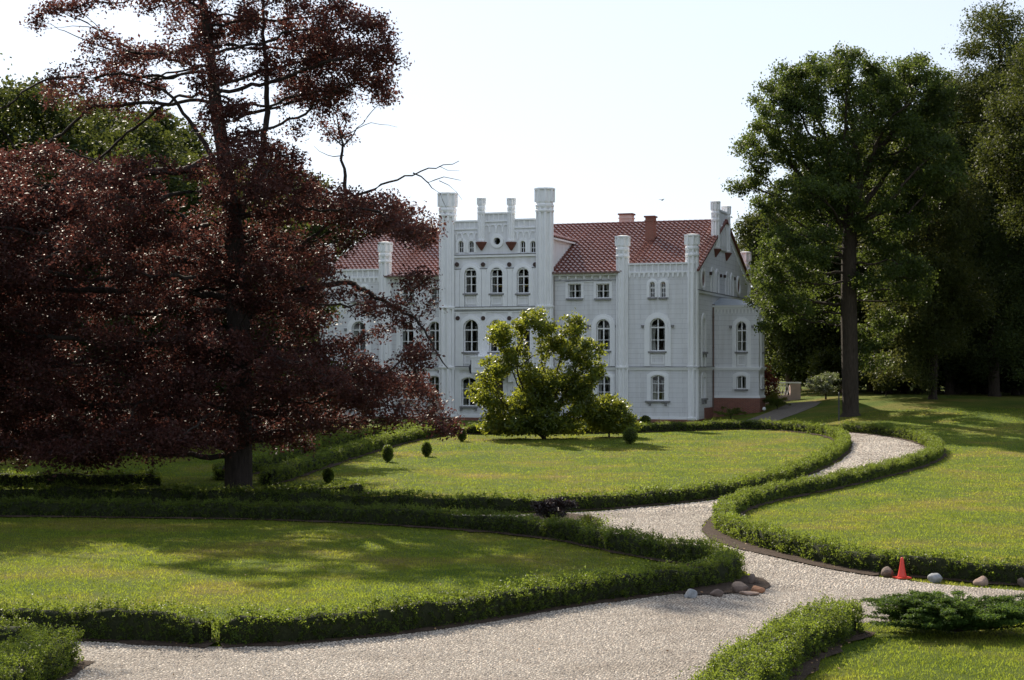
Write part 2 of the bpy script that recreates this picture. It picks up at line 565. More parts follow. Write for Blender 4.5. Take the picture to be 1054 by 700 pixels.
def pxc(Y0, x0, z0, lst, ry):
    """clumps measured on the photograph (px centre, px radii, depth offset m, weight) -> metres relative to the tree's foot"""
    out = []
    for c in lst:
        px, py, rx, rz = c[:4]
        dY = c[4] if len(c) > 4 else 0
        w = c[5] if len(c) > 5 else 1
        dep = c[6] if len(c) > 6 else ry
        Y = Y0 + dY
        q = wpt(px, py, Y)
        out.append((q[0] - x0, dY, q[2] - z0, rx / F * Y, dep, rz / F * Y, w))
    return out

def tree_mesh(clumps, trunk, rad, n_att, step, leaf, n_leaf, tip=.012, di=6., dk=.9, spread=.34, flat=.7, up=.6, flare=.5,
              leaf_r=.05, wander=.2, extra=None, bare=None, clump=(.75, .42), per=10):
    att = sample_clumps(clumps, n_att, clump, per)
    T, _ = resample(trunk, step)
    T = [t for t in T]
    par = [-1] + list(range(len(T) - 1))
    nodes, parents = grow(T, par, att, step, di, dk, wander=wander)
    r = radii(parents, tip, rad)
    # the trunk narrows evenly to the fork
    V, Fc = limb_mesh(nodes, parents, r, flare)
    if extra:
        for pts, ra, rb in extra:
            Pn, _ = resample(pts, .3)
            rr = np.linspace(ra, rb, len(Pn))
            v2, f2 = limb_mesh(Pn + np.r_[np.zeros((1, 3)), rng.normal(0, .03, (len(Pn) - 1, 3))], [-1] + list(range(len(Pn) - 1)), rr)
            k = len(V); V += list(v2); Fc += [tuple(q + k for q in f) for f in f2]
    tips = (r < leaf_r); tips[:len(T)] = False
    tp = nodes[tips]
    if bare is not None:
        for c in bare:
            q = (tp - np.array(c[:3])) / np.array(c[3:6])
            tp = tp[(q ** 2).sum(1) > 1]
    w = rng.gamma(1.6, 1, len(tp)); w /= w.sum()
    cnt = rng.multinomial(n_leaf, w)
    C = np.repeat(tp, cnt, 0)
    L = C + rng.normal(size=(len(C), 3)) * np.array([spread, spread, spread * flat])
    L = L[L[:, 2] > .15]
    LV, LF = leaf_arrays(L, leaf, up)
    return py_mesh('limbs', V, Fc), np_mesh('leaves', LV, LF)

def plant_tree(name, label, cat, loc, meshes, leafm, barkm, group=None, rz=0, scale=1, trunkname='trunk', crownname='crown'):
    t = thing(name, label, cat, loc, rz, group)
    t.scale = (scale,) * 3 if not isinstance(scale, tuple) else scale
    a = link(trunkname, meshes[0], None if len(meshes[0].materials) else barkm, t, True)
    b = link(crownname, meshes[1], None if len(meshes[1].materials) else leafm, t)
    return t

def arc(a, b, sag=0, n=5):
    a = np.array(a, float); b = np.array(b, float)
    return [a + (b - a) * t + np.array([0, 0, sag * math.sin(math.pi * t)]) for t in np.linspace(0, 1, n)]

# copper beech ------------------------------------------------
bx, by, bz = at(245, 507)
B = [(236, 112, 30, 34, -2, .6), (218, 62, 36, 26, -2, .7), (252, 150, 40, 20, -2, .6), (330, 84, 50, 40, 1, .8), (200, 22, 60, 30, 1, .7), (262, 12, 45, 34, -1), (340, 36, 58, 38, 0, .9), (388, 62, 34, 40, -1, .8), (300, 84, 44, 34, 2, .8), (290, -60, 70, 40, 0, .8), (200, -50, 60, 30, 0, .5),
     (112, 62, 58, 22, -2, .5), (62, 98, 46, 20, 0, .5), (152, 98, 48, 20, 2, .55), (60, 20, 30, 16, 1, .12), (330, 128, 34, 16, 2, .3),
     (40, 190, 74, 52, 1, .8), (118, 205, 52, 48, -3, .9), (270, 195, 60, 40, -2), (335, 212, 66, 24, 0), (400, 222, 56, 18, -1, .8), (432, 246, 24, 15, -2, .5), (424, 282, 28, 8, -2, .3),
     (438, 300, 12, 18, -2, .3), (100, 292, 115, 60, -2, 1), (240, 280, 110, 60, 1), (10, 320, 60, 90, 0), (312, 298, 46, 38, -2, .8), (390, 328, 40, 8, -3, .35),
     (50, 405, 76, 55, -1), (185, 385, 100, 62, -2), (310, 385, 76, 48, -2, 1.2), (380, 398, 50, 32, -3, .7), (428, 408, 26, 30, -3, .5), (452, 430, 12, 18, -3, .4), (440, 362, 17, 24, -4, .35),
     (80, 455, 54, 28, -3, 1), (0, 455, 50, 30, -1, .9), (150, 448, 56, 30, -2, 1), (215, 445, 46, 26, -3, .9), (280, 440, 50, 22, 2, .9), (170, 440, 60, 22, 2, .7), (330, 430, 50, 14, -1, .5), (-50, 250, 60, 120, 0, .8)]
cl = pxc(by, bx, bz, B, 4.2)
cl = [(c[0], c[1], c[2], c[3], c[4] if c[2] > 12 else 5.6, c[5], c[6]) for c in cl]
def bp(px, py, dY=0): 
    q = wpt(px, py, by + dY); return (q[0] - bx, dY, q[2] - bz)
trunk = [(0, 0, -.1), bp(245, 440), bp(246, 370), bp(244, 300), bp(240, 235), bp(232, 170), bp(222, 110), bp(216, 50), bp(208, 0)]
dead = [([bp(330, 215), bp(395, 190), bp(425, 178), bp(452, 171), bp(473, 167)], .07, .012), ([bp(425, 178), bp(440, 187), bp(462, 182), bp(474, 187)], .03, .008),
        ([bp(440, 187), bp(452, 198), bp(460, 214)], .022, .006), ([bp(452, 186), bp(466, 194), bp(476, 206)], .015, .005), ([bp(452, 171), bp(462, 176), bp(472, 174)], .012, .005),
        ([bp(356, 225), bp(356, 190), bp(352, 150), bp(347, 122)], .11, .02), ([bp(352, 150), bp(334, 132), bp(318, 120)], .03, .006), ([bp(352, 152), bp(372, 128), bp(388, 108), bp(405, 106)], .03, .006),
        ([bp(349, 132), bp(362, 110), bp(366, 98)], .02, .005), ([bp(352, 140), bp(380, 126), bp(408, 130)], .02, .005), ([bp(354, 160), bp(334, 160), bp(322, 150)], .02, .005), ([bp(350, 140), bp(340, 112), bp(330, 108)], .018, .005),
        ([bp(215, 45), bp(150, 60), bp(100, 30), bp(60, 10)], .10, .012), ([bp(150, 60), bp(95, 45), bp(45, 22)], .04, .008), ([bp(100, 30), bp(72, 26), bp(50, 30)], .02, .005), ([bp(110, 36), bp(80, 8), bp(70, -8)], .02, .005),
        ([bp(236, 190), bp(200, 130), bp(170, 92), bp(120, 80)], .13, .03), ([bp(240, 230), bp(268, 170), bp(276, 110), bp(272, 40), bp(270, -30)], .18, .04),
        ([bp(243, 300), bp(300, 262), bp(340, 230), bp(400, 215)], .13, .03), ([bp(243, 280), bp(190, 225), bp(130, 180), bp(60, 150)], .12, .03), ([bp(244, 330), bp(300, 300), bp(360, 290), bp(430, 330, -2), bp(460, 380, -3)], .16, .02)]
mesh = tree_mesh(cl, trunk, .55, 8800, .36, .135, 350000, tip=.009, di=5.5, dk=.42, spread=.22, flat=.75, up=.7, leaf_r=.035, extra=dead, flare=.45, clump=(.8, .36), per=20)
plant_tree('copper_beech', 'huge copper beech with dark purple drooping foliage left of the white manor', 'tree', (bx, by, bz), mesh, M['beech'], M['bark_beech'])

# oak on the mound ---------------------------------------------
ox, oy, oz = at(876, 428)
O = [(845, 165, 36, 32), (850, 215, 30, 26), (866, 82, 70, 26), (815, 112, 44, 34, -1), (786, 142, 32, 26, 0, .8), (780, 182, 26, 20, 0, .7), (875, 140, 80, 48), (925, 100, 42, 36, 1), (952, 100, 28, 24, 0, .8), (930, 76, 26, 16, 1, .7), (960, 190, 30, 40, 0, .8), (950, 150, 36, 46, 0), (826, 200, 50, 34, -2), (905, 210, 58, 44, 1),
     (818, 262, 44, 34, -1, .9), (798, 300, 22, 46, 1, .8), (915, 280, 44, 40, 1, .8), (838, 320, 40, 30, 2, .6), (905, 350, 30, 30, 2, .4)]
cl = pxc(oy, ox, oz, O, 5.0)
def op(px, py, dY=0):
    q = wpt(px, py, oy + dY); return (q[0] - ox, dY, q[2] - oz)
trunk = [(0, 0, -.3), op(875, 380), op(874, 320), op(874, 260), op(876, 225)]
ext = [([op(876, 228), op(850, 190), op(825, 165), op(795, 150)], .3, .06), ([op(876, 230), op(885, 180), op(876, 120), op(866, 80)], .36, .05), ([op(876, 228), op(905, 190), op(935, 150)], .28, .05), ([op(874, 270), op(840, 240), op(815, 225)], .2, .04)]
mesh = tree_mesh(cl, trunk, .56, 5200, .5, .20, 165000, di=7.5, dk=.6, spread=.28, flat=.75, up=.5, leaf_r=.045, extra=ext, flare=.7, clump=(.75, .42), per=22)
plant_tree('oak_tree', 'broad green oak with a thick dark trunk on the grassy mound right of the house', 'tree', (ox, oy, oz), mesh, M['oak'], M['bark'])

def ptree(name, label, px, py, Y, lst, trunkpx, rad, n_att, n_leaf, leafm, leaf=.2, step=.65, ry=4.5, group=None, spread=.45):
    if Y is None: x, y, z = at(px, py)
    else:
        x = (px - CX) / F * Y; y = Y; z = float(ground(x, y))
    cl = pxc(y, x, z, lst, ry)
    tr = [(0, 0, -.3)]
    for (a, b) in trunkpx:
        q = wpt(a, b, y); tr.append((q[0] - x, 0, q[2] - z))
    me = tree_mesh(cl, tr, rad, int(n_att * 2), step, leaf, int(n_leaf * 2.2), di=8, dk=.7, spread=spread, flat=.8, up=.45, leaf_r=.05, clump=(.85, .55), per=13)
    return plant_tree(name, label, 'tree', (x, y, z), me, leafm, M['bark'], group)

ptree('lime_tree', 'slim lime with sunlit yellowish leaves just right of the thick oak trunk', 960, 411, None,
      [(935, 190, 36, 40, 0, .8), (920, 240, 34, 34, -1), (950, 270, 40, 44), (930, 320, 36, 34, -1), (960, 340, 36, 30), (915, 372, 26, 20, -1, .6), (975, 220, 40, 50), (985, 300, 36, 40, 1)],
      [(961, 380), (962, 330), (958, 280), (955, 230)], .30, 1300, 42000, M['lime'])
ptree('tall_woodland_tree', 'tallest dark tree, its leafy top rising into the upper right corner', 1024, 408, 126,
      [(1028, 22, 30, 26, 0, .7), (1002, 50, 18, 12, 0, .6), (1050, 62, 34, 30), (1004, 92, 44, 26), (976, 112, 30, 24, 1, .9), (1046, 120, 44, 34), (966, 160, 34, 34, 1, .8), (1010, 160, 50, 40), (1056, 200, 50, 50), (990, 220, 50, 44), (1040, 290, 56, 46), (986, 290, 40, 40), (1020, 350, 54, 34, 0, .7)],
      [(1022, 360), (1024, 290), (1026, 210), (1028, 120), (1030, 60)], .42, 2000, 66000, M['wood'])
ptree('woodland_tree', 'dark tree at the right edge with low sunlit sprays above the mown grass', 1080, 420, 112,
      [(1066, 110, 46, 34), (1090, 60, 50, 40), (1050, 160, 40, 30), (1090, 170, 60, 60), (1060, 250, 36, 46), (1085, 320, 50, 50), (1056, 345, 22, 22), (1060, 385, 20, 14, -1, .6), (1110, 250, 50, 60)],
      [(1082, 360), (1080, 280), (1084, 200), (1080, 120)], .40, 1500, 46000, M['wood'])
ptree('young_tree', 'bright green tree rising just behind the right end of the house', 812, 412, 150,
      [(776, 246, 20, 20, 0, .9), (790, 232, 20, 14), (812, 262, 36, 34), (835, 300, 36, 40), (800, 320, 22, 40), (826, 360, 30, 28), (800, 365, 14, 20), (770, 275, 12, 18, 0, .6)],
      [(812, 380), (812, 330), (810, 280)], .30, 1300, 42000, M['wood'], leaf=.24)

# generic woodland trees: two grown shapes, turned and scaled
def generic(h, w, n_leaf, seed, leaf=.30):
    c = []
    rr = random.Random(seed)
    for i in range(16):
        t = .16 + .80 * i / 15
        rad = w * max(.3, 1 - (abs(t - .58) / .64) ** 2.3)
        a = rr.uniform(0, 6.28)
        o = rad * rr.uniform(.3, .85)
        c.append((o * math.cos(a), o * math.sin(a), t * h - .5, rad * rr.uniform(.42, .7), rad * rr.uniform(.42, .7), h * rr.uniform(.07, .11), 1))
    return tree_mesh(c, [(0, 0, -.4), (.1, 0, h * .15), (0, .2, h * .3), (.2, 0, h * .5), (0, 0, h * .7)], .34, 1900, .7, leaf, int(n_leaf * 1.7), di=9, dk=.95, spread=.5, flat=.85, up=.4, leaf_r=.06, clump=(.95, .6), per=11)
GEN = [generic(22, 6.2, 34000, 3), generic(20, 5.6, 32000, 5), generic(24, 6.8, 36000, 8)]
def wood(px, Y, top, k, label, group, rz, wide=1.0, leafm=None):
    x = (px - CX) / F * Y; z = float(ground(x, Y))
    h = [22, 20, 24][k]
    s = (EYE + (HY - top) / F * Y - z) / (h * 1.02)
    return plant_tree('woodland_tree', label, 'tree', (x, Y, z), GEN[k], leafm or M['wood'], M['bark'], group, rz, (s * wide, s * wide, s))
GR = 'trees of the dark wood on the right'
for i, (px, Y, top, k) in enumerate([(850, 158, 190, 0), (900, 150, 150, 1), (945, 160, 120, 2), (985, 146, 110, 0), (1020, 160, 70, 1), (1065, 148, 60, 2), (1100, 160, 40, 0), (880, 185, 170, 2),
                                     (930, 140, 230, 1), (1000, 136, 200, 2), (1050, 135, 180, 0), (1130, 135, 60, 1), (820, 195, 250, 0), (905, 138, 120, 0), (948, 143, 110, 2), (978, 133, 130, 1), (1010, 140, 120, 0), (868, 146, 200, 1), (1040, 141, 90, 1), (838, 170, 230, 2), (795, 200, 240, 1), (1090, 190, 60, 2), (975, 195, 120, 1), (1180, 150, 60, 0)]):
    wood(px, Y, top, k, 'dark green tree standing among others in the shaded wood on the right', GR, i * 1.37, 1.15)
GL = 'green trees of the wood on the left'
for i, (px, Y, top, k) in enumerate([(-70, 98, 60, 1), (-12, 96, 78, 0), (40, 92, 84, 2), (92, 102, 78, 1), (140, 97, 100, 0), (190, 108, 125, 2), (245, 116, 165, 1), (160, 86, 118, 2), (285, 152, 168, 0),  # the tree nearest the beech is added to shade the ground behind it
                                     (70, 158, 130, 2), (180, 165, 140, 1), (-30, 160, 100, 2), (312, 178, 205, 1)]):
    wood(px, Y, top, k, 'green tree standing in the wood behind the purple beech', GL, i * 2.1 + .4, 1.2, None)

# a second copper beech just past the left edge, added to shade the lawn
g2 = generic(19, 6.4, 70000, 11, .14)
x, y = -22.6, 58.0
plant_tree('copper_beech', 'second copper beech added mostly beyond the left edge to shade the lawn, merging with the huge one', 'tree', (x, y, float(ground(x, y))), g2, M['beech'], M['bark_beech'], None, .7, (1.05, 1.05, .80))

# undergrowth: bushes of one grown shape
def bush_mesh(w, d, h, n_leaf, leaf, n_att=260, flat=.8, seedc=7):
    c = [(random.uniform(-.45, .45) * w, random.uniform(-.45, .45) * d, h * random.uniform(.35, .72), w * .32, d * .32, h * .3, 1) for _ in range(seedc)]
    return tree_mesh(c, [(0, 0, -.1), (0, 0, h * .2)], .06 * h, n_att, h * .07, leaf, n_leaf, tip=.006, di=h * 1.5, dk=h * .11, spread=h * .075, flat=flat, up=.4, leaf_r=.05 * h * .5, flare=.1, clump=(w * .07, h * .06))
BUSH = [bush_mesh(5.5, 4, 4.6, 15000, .24), bush_mesh(5, 4, 3.8, 13000, .22)]
def bush(px, Y, h, k, label, group, rz):
    x = (px - CX) / F * Y; z = float(ground(x, Y))
    s = h / [4.6, 3.8][k]
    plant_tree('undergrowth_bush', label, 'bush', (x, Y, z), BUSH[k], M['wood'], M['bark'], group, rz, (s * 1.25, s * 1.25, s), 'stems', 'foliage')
for i, (px, Y, h, k) in enumerate([(880, 140, 4.5, 0), (915, 136, 4, 1), (945, 139, 5, 0), (985, 134, 4.2, 1), (1015, 136, 5, 0), (1045, 132, 4.6, 1), (1075, 128, 5, 0), (1110, 128, 5, 1), (850, 150, 5, 1), (865, 155, 7, 0), (898, 150, 7, 1), (930, 152, 8, 0), (962, 150, 7, 1), (995, 150, 8, 0), (1030, 148, 8, 1), (1065, 146, 8, 0), (820, 160, 6, 1)]):
    bush(px, Y, h, k, 'shaded leafy bush at the foot of the wood on the right', 'bushes along the foot of the right wood', i * 1.9)
for i, (px, Y, h, k) in enumerate([(-60, 84, 5, 0), (-15, 87, 6, 1), (28, 84, 5.4, 0), (70, 87, 6, 1), (112, 84, 5.4, 0), (155, 89, 6, 1), (200, 92, 5.5, 0), (232, 99, 6, 1), (262, 108, 6, 1), (300, 125, 6, 0), (318, 133, 6.5, 1)]):
    bush(px, Y, h, k, 'shaded leafy bush at the foot of the wood on the left', 'bushes along the foot of the left wood', i * 1.3)

# magnolia before the house ----------------------------------
mx, my, mz = at(560, 452)
MG = [(528, 362, 10, 9, .5), (557, 331, 22, 11), (516, 344, 17, 11, -.5), (590, 336, 13, 10, .3), (600, 362, 19, 13), (608, 384, 12, 14), (510, 378, 15, 12, -.4), (500, 406, 16, 18, 0), (536, 420, 25, 18, -.8), (562, 396, 22, 14), (580, 428, 26, 17, -.5),
      (546, 440, 28, 9, -1), (570, 360, 18, 10, .5), (520, 430, 22, 14, .5), (600, 415, 16, 18, .6), (518, 440, 22, 9, -.5), (570, 438, 30, 12, .8), (556, 412, 30, 22, .8), (590, 400, 18, 16, .3), (545, 385, 14, 10, 1, .5)]
cl = pxc(my, mx, mz, MG, 1.6)
def mp_(px, py, dY=0):
    q = wpt(px, py, my + dY); return (q[0] - mx, dY, q[2] - mz)
ext = [([(0, 0, 0), mp_(545, 420), mp_(533, 385), mp_(533, 358), mp_(545, 335)], .10, .02), ([mp_(534, 378), mp_(548, 366), mp_(560, 362)], .05, .015), ([(0, 0, 0), mp_(580, 410), mp_(596, 370), mp_(590, 340)], .09, .02), ([(0, 0, 0), mp_(530, 425), mp_(508, 395)], .07, .015)]
mesh = tree_mesh(cl, [(0, 0, -.1), mp_(560, 440)], .14, 3000, .17, .19, 44000, tip=.007, di=3.5, dk=.18, spread=.16, flat=.8, up=.35, leaf_r=.03, extra=ext, clump=(.36, .24), per=14)
plant_tree('magnolia_tree', 'low spreading yellow-green tree on the lawn in front of the manor entrance', 'tree', (mx, my, mz), mesh, M['magnolia'], M['bark'])
sx, sy, sz = at(627, 450)
cl = pxc(sy, sx, sz, [(628, 417, 15, 9), (625, 434, 21, 12), (645, 436, 11, 10), (612, 425, 13, 16), (640, 424, 9, 8)], 1.3)
mesh = tree_mesh(cl, [(0, 0, -.1), (0, 0, .3)], .06, 800, .16, .17, 10500, tip=.007, di=3, dk=.2, spread=.15, up=.35, leaf_r=.03, clump=(.25, .18))
plant_tree('leafy_shrub', 'darker spreading shrub on the lawn at the right foot of the yellow-green tree', 'shrub', (sx, sy, sz), mesh, M['magnolia'], M['bark'], None, 0, 1, 'stems', 'foliage')

# tree whose branch tip hangs into the upper left corner, growing out of frame
x, y = -17.6, 44.0
cl = [(0, 0, 12, 3.4, 3.4, 2.5, 1), (1.5, .5, 14.2, 2.3, 2.2, .9, 1), (3.35, 0, 13.45, .55, .6, .5, .3), (-1.5, 0, 16, 3, 3, 2.4, 1), (-2, 1, 9, 3, 3, 2, 1), (-4, -1, 12, 3, 3, 3, 1)]
mesh = tree_mesh(cl, [(0, 0, -.2), (-.3, 0, 4), (-.2, 0, 8), (0, 0, 12)], .4, 800, .5, .13, 26000, di=7, dk=.6, spread=.3, up=.5, leaf_r=.04, clump=(.5, .35))
plant_tree('garden_tree', 'green tree with only its branch tip hanging into the upper left corner', 'tree', (x, y, float(ground(x, y))), mesh, M['oak'], M['bark'])

# ------------------------------------------------------------ hedges
HEDGES = []
def hedge(label, px_line, width, height, leaf=.05, dens=70, per=13, world_line=None, smoothing=2, soil=.17, rough=1.0, mat='box'):
    line = world_line or [xy(*p) for p in px_line]
    line = smooth_line(line, smoothing)
    P, L = resample(line, .12)
    n = len(P)
    T = np.gradient(P, axis=0); T /= np.linalg.norm(T, axis=1)[:, None]
    Nn = np.stack([-T[:, 1], T[:, 0]], 1)
    mid = P[n // 2]
    o = thing('box_hedge', label, 'hedge', (mid[0], mid[1], float(ground(*mid))), 0, 'clipped box hedges lining the paths')
    org = np.array(o.location)
    s = np.arange(n) * .12
    plant = np.abs(np.sin(s * math.pi / .42 + .8 * np.sin(s * .9)))          # one box plant every 0.4 m
    hv = height * (.93 + .11 * plant + rough * (.07 * np.sin(s * 1.9 + 1) + .04 * np.sin(s * 4.7) + .04 * rng.normal(size=n)))
    wv = width / 2 * (.92 + .14 * plant + rough * (.09 * np.sin(s * 1.3) + .08 * np.sin(s * 3.9 + 2) + .05 * rng.normal(size=n)))
    e = np.sqrt(np.clip(np.minimum(s, s[-1] - s) / .4 + .12, .1, 1)); hv = hv * (.55 + .45 * e)      # rounded ends
    wv = wv * e
    # twiggy core
    V, Fc = [], []
    prof = [(-.72, .0), (-.78, .35), (-.70, .78), (0, .84), (.70, .78), (.78, .35), (.72, .0)]
    st = range(0, n, 3)
    for i in st:
        g = float(ground(P[i, 0], P[i, 1]))
        for a, b in prof:
            q = P[i] + Nn[i] * a * wv[i]
            V.append((q[0] - org[0], q[1] - org[1], g - org[2] + b * hv[i] - (.03 if b == 0 else 0)))
    m_ = len(list(st)); k = len(prof)
    for i in range(m_ - 1):
        for j in range(k - 1):
            a = i * k + j
            Fc.append((a, a + 1, a + k + 1, a + k))
    Fc.append(tuple(range(k))); Fc.append(tuple((m_ - 1) * k + j for j in range(k - 1, -1, -1)))
    link('stems', py_mesh('stems', V, Fc), M['hedgecore'], o, True)
    # sprigs over the outside
    per_m = 2 * height + width
    ns = int(L * per_m * dens)
    i = rng.integers(0, n, ns)
    t = rng.uniform(0, per_m, ns)
    side = np.where(t < height, -1, np.where(t < height + width, 0, 1))
    a = np.where(side == -1, -1.0, np.where(side == 1, 1.0, (t - height) / width * 2 - 1))
    b = np.where(side == -1, t / height, np.where(side == 1, (t - height - width) / height, 1.0))
    a = a * (1 - .14 * np.clip(b - .55, 0, 1) * (side != 0)) * rng.uniform(.8, 1.03, ns)
    b = np.where(side == 0, b - rng.uniform(0, .12, ns), b * .96)
    q = P[i] + Nn[i] * (a * wv[i])[:, None] + T[i] * rng.uniform(-.06, .06, ns)[:, None]
    z = ground(q[:, 0], q[:, 1]) + b * hv[i]
    S = np.stack([q[:, 0], q[:, 1], z], 1) - org
    # a sprig points up and outward
    D = np.zeros((ns, 3)); D[:, :2] = Nn[i] * (side * .55)[:, None]; D[:, 2] = .8
    D += rng.normal(0, .35, (ns, 3)); D /= np.linalg.norm(D, axis=1)[:, None]
    sl_ = rng.gamma(2.0, .042, ns) * np.where(side == 0, 1.35, .85) * (height / .65)
    idx = np.repeat(np.arange(ns), per)
    f = rng.uniform(-.5, 1, len(idx))
    Lp = S[idx] + D[idx] * (f * sl_[idx])[:, None] + rng.normal(0, leaf * .5, (len(idx), 3))
    Lp = Lp[Lp[:, 2] + org[2] > ground(Lp[:, 0] + org[0], Lp[:, 1] + org[1]) + .05]
    LV, LF = leaf_arrays(Lp, leaf, .35, .6)
    link('foliage', np_mesh('foliage', LV, LF), M[mat], o)
    HEDGES.append((P, width / 2 + soil))
    return o
M['hedgecore'] = plain('dense box twigs', (.022, .026, .012), .95, .35, 25, .8, .1)
hedge('dark box hedge stub at the left edge beside the cobbles, ending before a gap', [(-60, 658), (60, 657), (150, 660), (225, 664)], .56, .64, .036, 130, 15)
hedge('long box hedge along the cobbles bending back sharply by the heap of stones', [(226.5, 664.5), (300, 661), (400, 652.5), (500, 637), (600, 620.5), (690, 609), (735, 603), (754, 596), (748, 590), (725, 582), (686, 577), (633, 567), (580, 555), (497, 546), (368, 538), (240, 534), (120, 532.5), (0, 531), (-70, 531)], .54, .56, .040, 125, 14)
hedge('very long box hedge round the oval lawn before the manor', [(480, 447), (560, 446.5), (640, 446), (700, 443.5), (760, 441.5), (800, 442.5), (840, 446), (862, 451), (870, 457), (866, 465), (850, 477), (820, 491), (775, 505), (726, 514), (660, 520.5), (606, 525), (540, 527), (500, 528), (368, 522.5), (240, 518.5), (120, 516), (0, 515.5), (-70, 515)], .58, .54, .055, 74, 12)
hedge('winding box hedge right of the path, ending behind the red cone', [(866, 444), (890, 446), (925, 450), (950, 456), (965, 464), (965, 471), (945, 480), (905, 491), (860, 502), (810, 511), (772, 520), (750, 530), (742, 540), (750, 551), (785, 563), (830, 575), (880, 586), (930, 592), (985, 597), (1054, 602), (1110, 606), (1240, 613), (1330, 616)], .54, .54, .046, 100, 13)
hedge('bright box hedge in the foreground between cobbles and lower right lawn', [(872, 650), (850, 657), (815, 676), (775, 706), (745, 735), (720, 765)], .88, .55, .034, 190, 16)
hedge('short lit box hedge filling the lower left corner of the photograph', [(64, 682), (45, 690), (10, 712), (-30, 740)], .95, .55, .034, 190, 16)
hedge('shaded box hedge stub at the left edge behind the lower left corner hedge', [(-70, 672), (-20, 672), (35, 671)], .7, .55, .036, 110, 14)
hedge('upper of the two slanting box hedges beneath the beech branches', [(428, 446), (395, 450), (343, 461), (300, 475), (262, 486), (225, 495)], .7, .6, .06, 60, 12)
hedge('lower of the two slanting box hedges beneath the beech branches', [(472, 445.5), (440, 450), (394, 460), (340, 477), (300, 491), (272, 500)], .75, .62, .055, 62, 12)
hedge('level box hedge in deep shade left of the beech trunk', [(165, 500), (100, 500), (40, 500), (-60, 500)], .7, .55, .06, 50, 12)
hedge('dark curved box hedge in shade right of the beech trunk', [(272, 512), (310, 513), (345, 512), (372, 508)], .8, .45, .055, 55, 12)

# soil under the hedges
def soil_strips():
    V, Fc = [], []
    for P, hw in HEDGES:
        P = P[::4]; n = len(P)
        T = np.gradient(P, axis=0); T /= np.linalg.norm(T, axis=1)[:, None]
        N_ = np.stack([-T[:, 1], T[:, 0]], 1)
        k0 = len(V)
        w = hw * (1 + .16 * rng.normal(size=n))
        for i in range(n):
            for a in (-1, -.3, .3, 1):
                q = P[i] + N_[i] * a * w[i]
                V.append((q[0], q[1], float(ground(*q)) + .034 + (.03 if abs(a) < .5 else 0)))
        for i in range(n - 1):
            for j in range(3):
                a = k0 + i * 4 + j
                Fc.append((a, a + 1, a + 5, a + 4))
    tag(link('soil', py_mesh('soil', V, Fc), M['soil'], None, True), kind='structure')
soil_strips()
SOILS = [[(748, 524), (731, 535), (722, 546), (731, 557), (762, 567), (800, 575), (850, 586.5), (905, 595.5), (905, 590), (840, 575), (790, 562), (758, 548), (745, 538)],
         [(530, 536), (560, 543), (600, 545), (622, 541), (616, 534), (590, 530), (550, 530)],
         [(690, 612), (720, 614), (760, 612), (785, 610), (795, 604), (785, 597), (760, 592), (720, 600)],
         [(884, 446.5), (905, 449), (930, 453), (950, 459), (957, 465), (953, 472), (962, 470), (966, 462), (950, 455), (920, 449), (890, 445)]]
for s_ in SOILS:
    sheet('soil', [xy(*p) for p in s_], .047, M['soil'], .6)

# ------------------------------------------------------------ grass blades on the nearer lawns
def grass():
    soilp = [[xy(*p) for p in s_] for s_ in SOILS]
    Vs = []
    tot = 0
    for (y0, y1, dens, h, w) in [(24, 34, 1100, .038, .009), (34, 44, 750, .038, .011), (44, 60, 420, .038, .014), (60, 80, 200, .04, .019), (80, 112, 90, .04, .027)]:
        area = (y1 - y0) * (y1 + y0) * .36
        n = int(area * dens * .75)
        Y = rng.uniform(y0, y1, n); X = rng.uniform(-.43, .44, n) * Y
        k = ~inside(PATH, X, Y) & ~inside(DRIVE, X, Y)
        for s_ in soilp: k &= ~inside(s_, X, Y)
        # mown turf grows in patches
        pt = np.sin(X * 1.7 + 2 * np.sin(Y * .6)) * np.sin(Y * 1.3 + 1.5 * np.sin(X * .8)) + .6 * np.sin(X * 5.1 + Y * 3.3)
        k &= rng.random(n) < .72 + .28 * pt
        X, Y = X[k], Y[k]; n = len(X)
        Z = ground(X, Y)
        a = rng.uniform(0, 6.28, n)
        hh = h * rng.gamma(6, 1 / 6, n)
        ww = w * rng.uniform(.6, 1.4, n)
        lean = rng.normal(0, .55, (n, 2)) * hh[:, None]
        dx, dy = np.cos(a) * ww, np.sin(a) * ww
        Vs.append(np.stack([np.stack([X - dx, Y - dy, Z - .005], 1), np.stack([X + dx, Y + dy, Z - .005], 1), np.stack([X + lean[:, 0], Y + lean[:, 1], Z + hh], 1)], 1).reshape(-1, 3))
    V = np.concatenate(Vs)
    o = link('grass', np_mesh('grass', V, np.arange(len(V)).reshape(-1, 3)), M['grass'])
    tag(o, 'short mown grass blades on the sunlit lawns', 'grass', kind='stuff')
grass()
# a few dry leaves blown along the hedge feet and over the setts
def litter():
    pts = []
    for P, hw in HEDGES[:6]:
        m = 60
        i = rng.integers(0, len(P), m)
        q = P[i] + rng.normal(0, 1, (m, 2)) * (hw * .9 + .12)
        pts.append(q)
    pts.append(np.stack([rng.uniform(-9, 8, 120), rng.uniform(26, 46, 120)], 1))
    q = np.concatenate(pts)
    LV, LF = leaf_arrays(np.c_[q, ground(q[:, 0], q[:, 1]) + .055], .065, 2.0, .6)
    tag(link('fallen_leaves', np_mesh('fallen_leaves', LV, LF), plain('dry tan leaves', (.26, .15, .07), .8, .35, 3)), 'dry tan leaves scattered at the feet of the hedges', 'fallen leaves', kind='stuff')
litter()

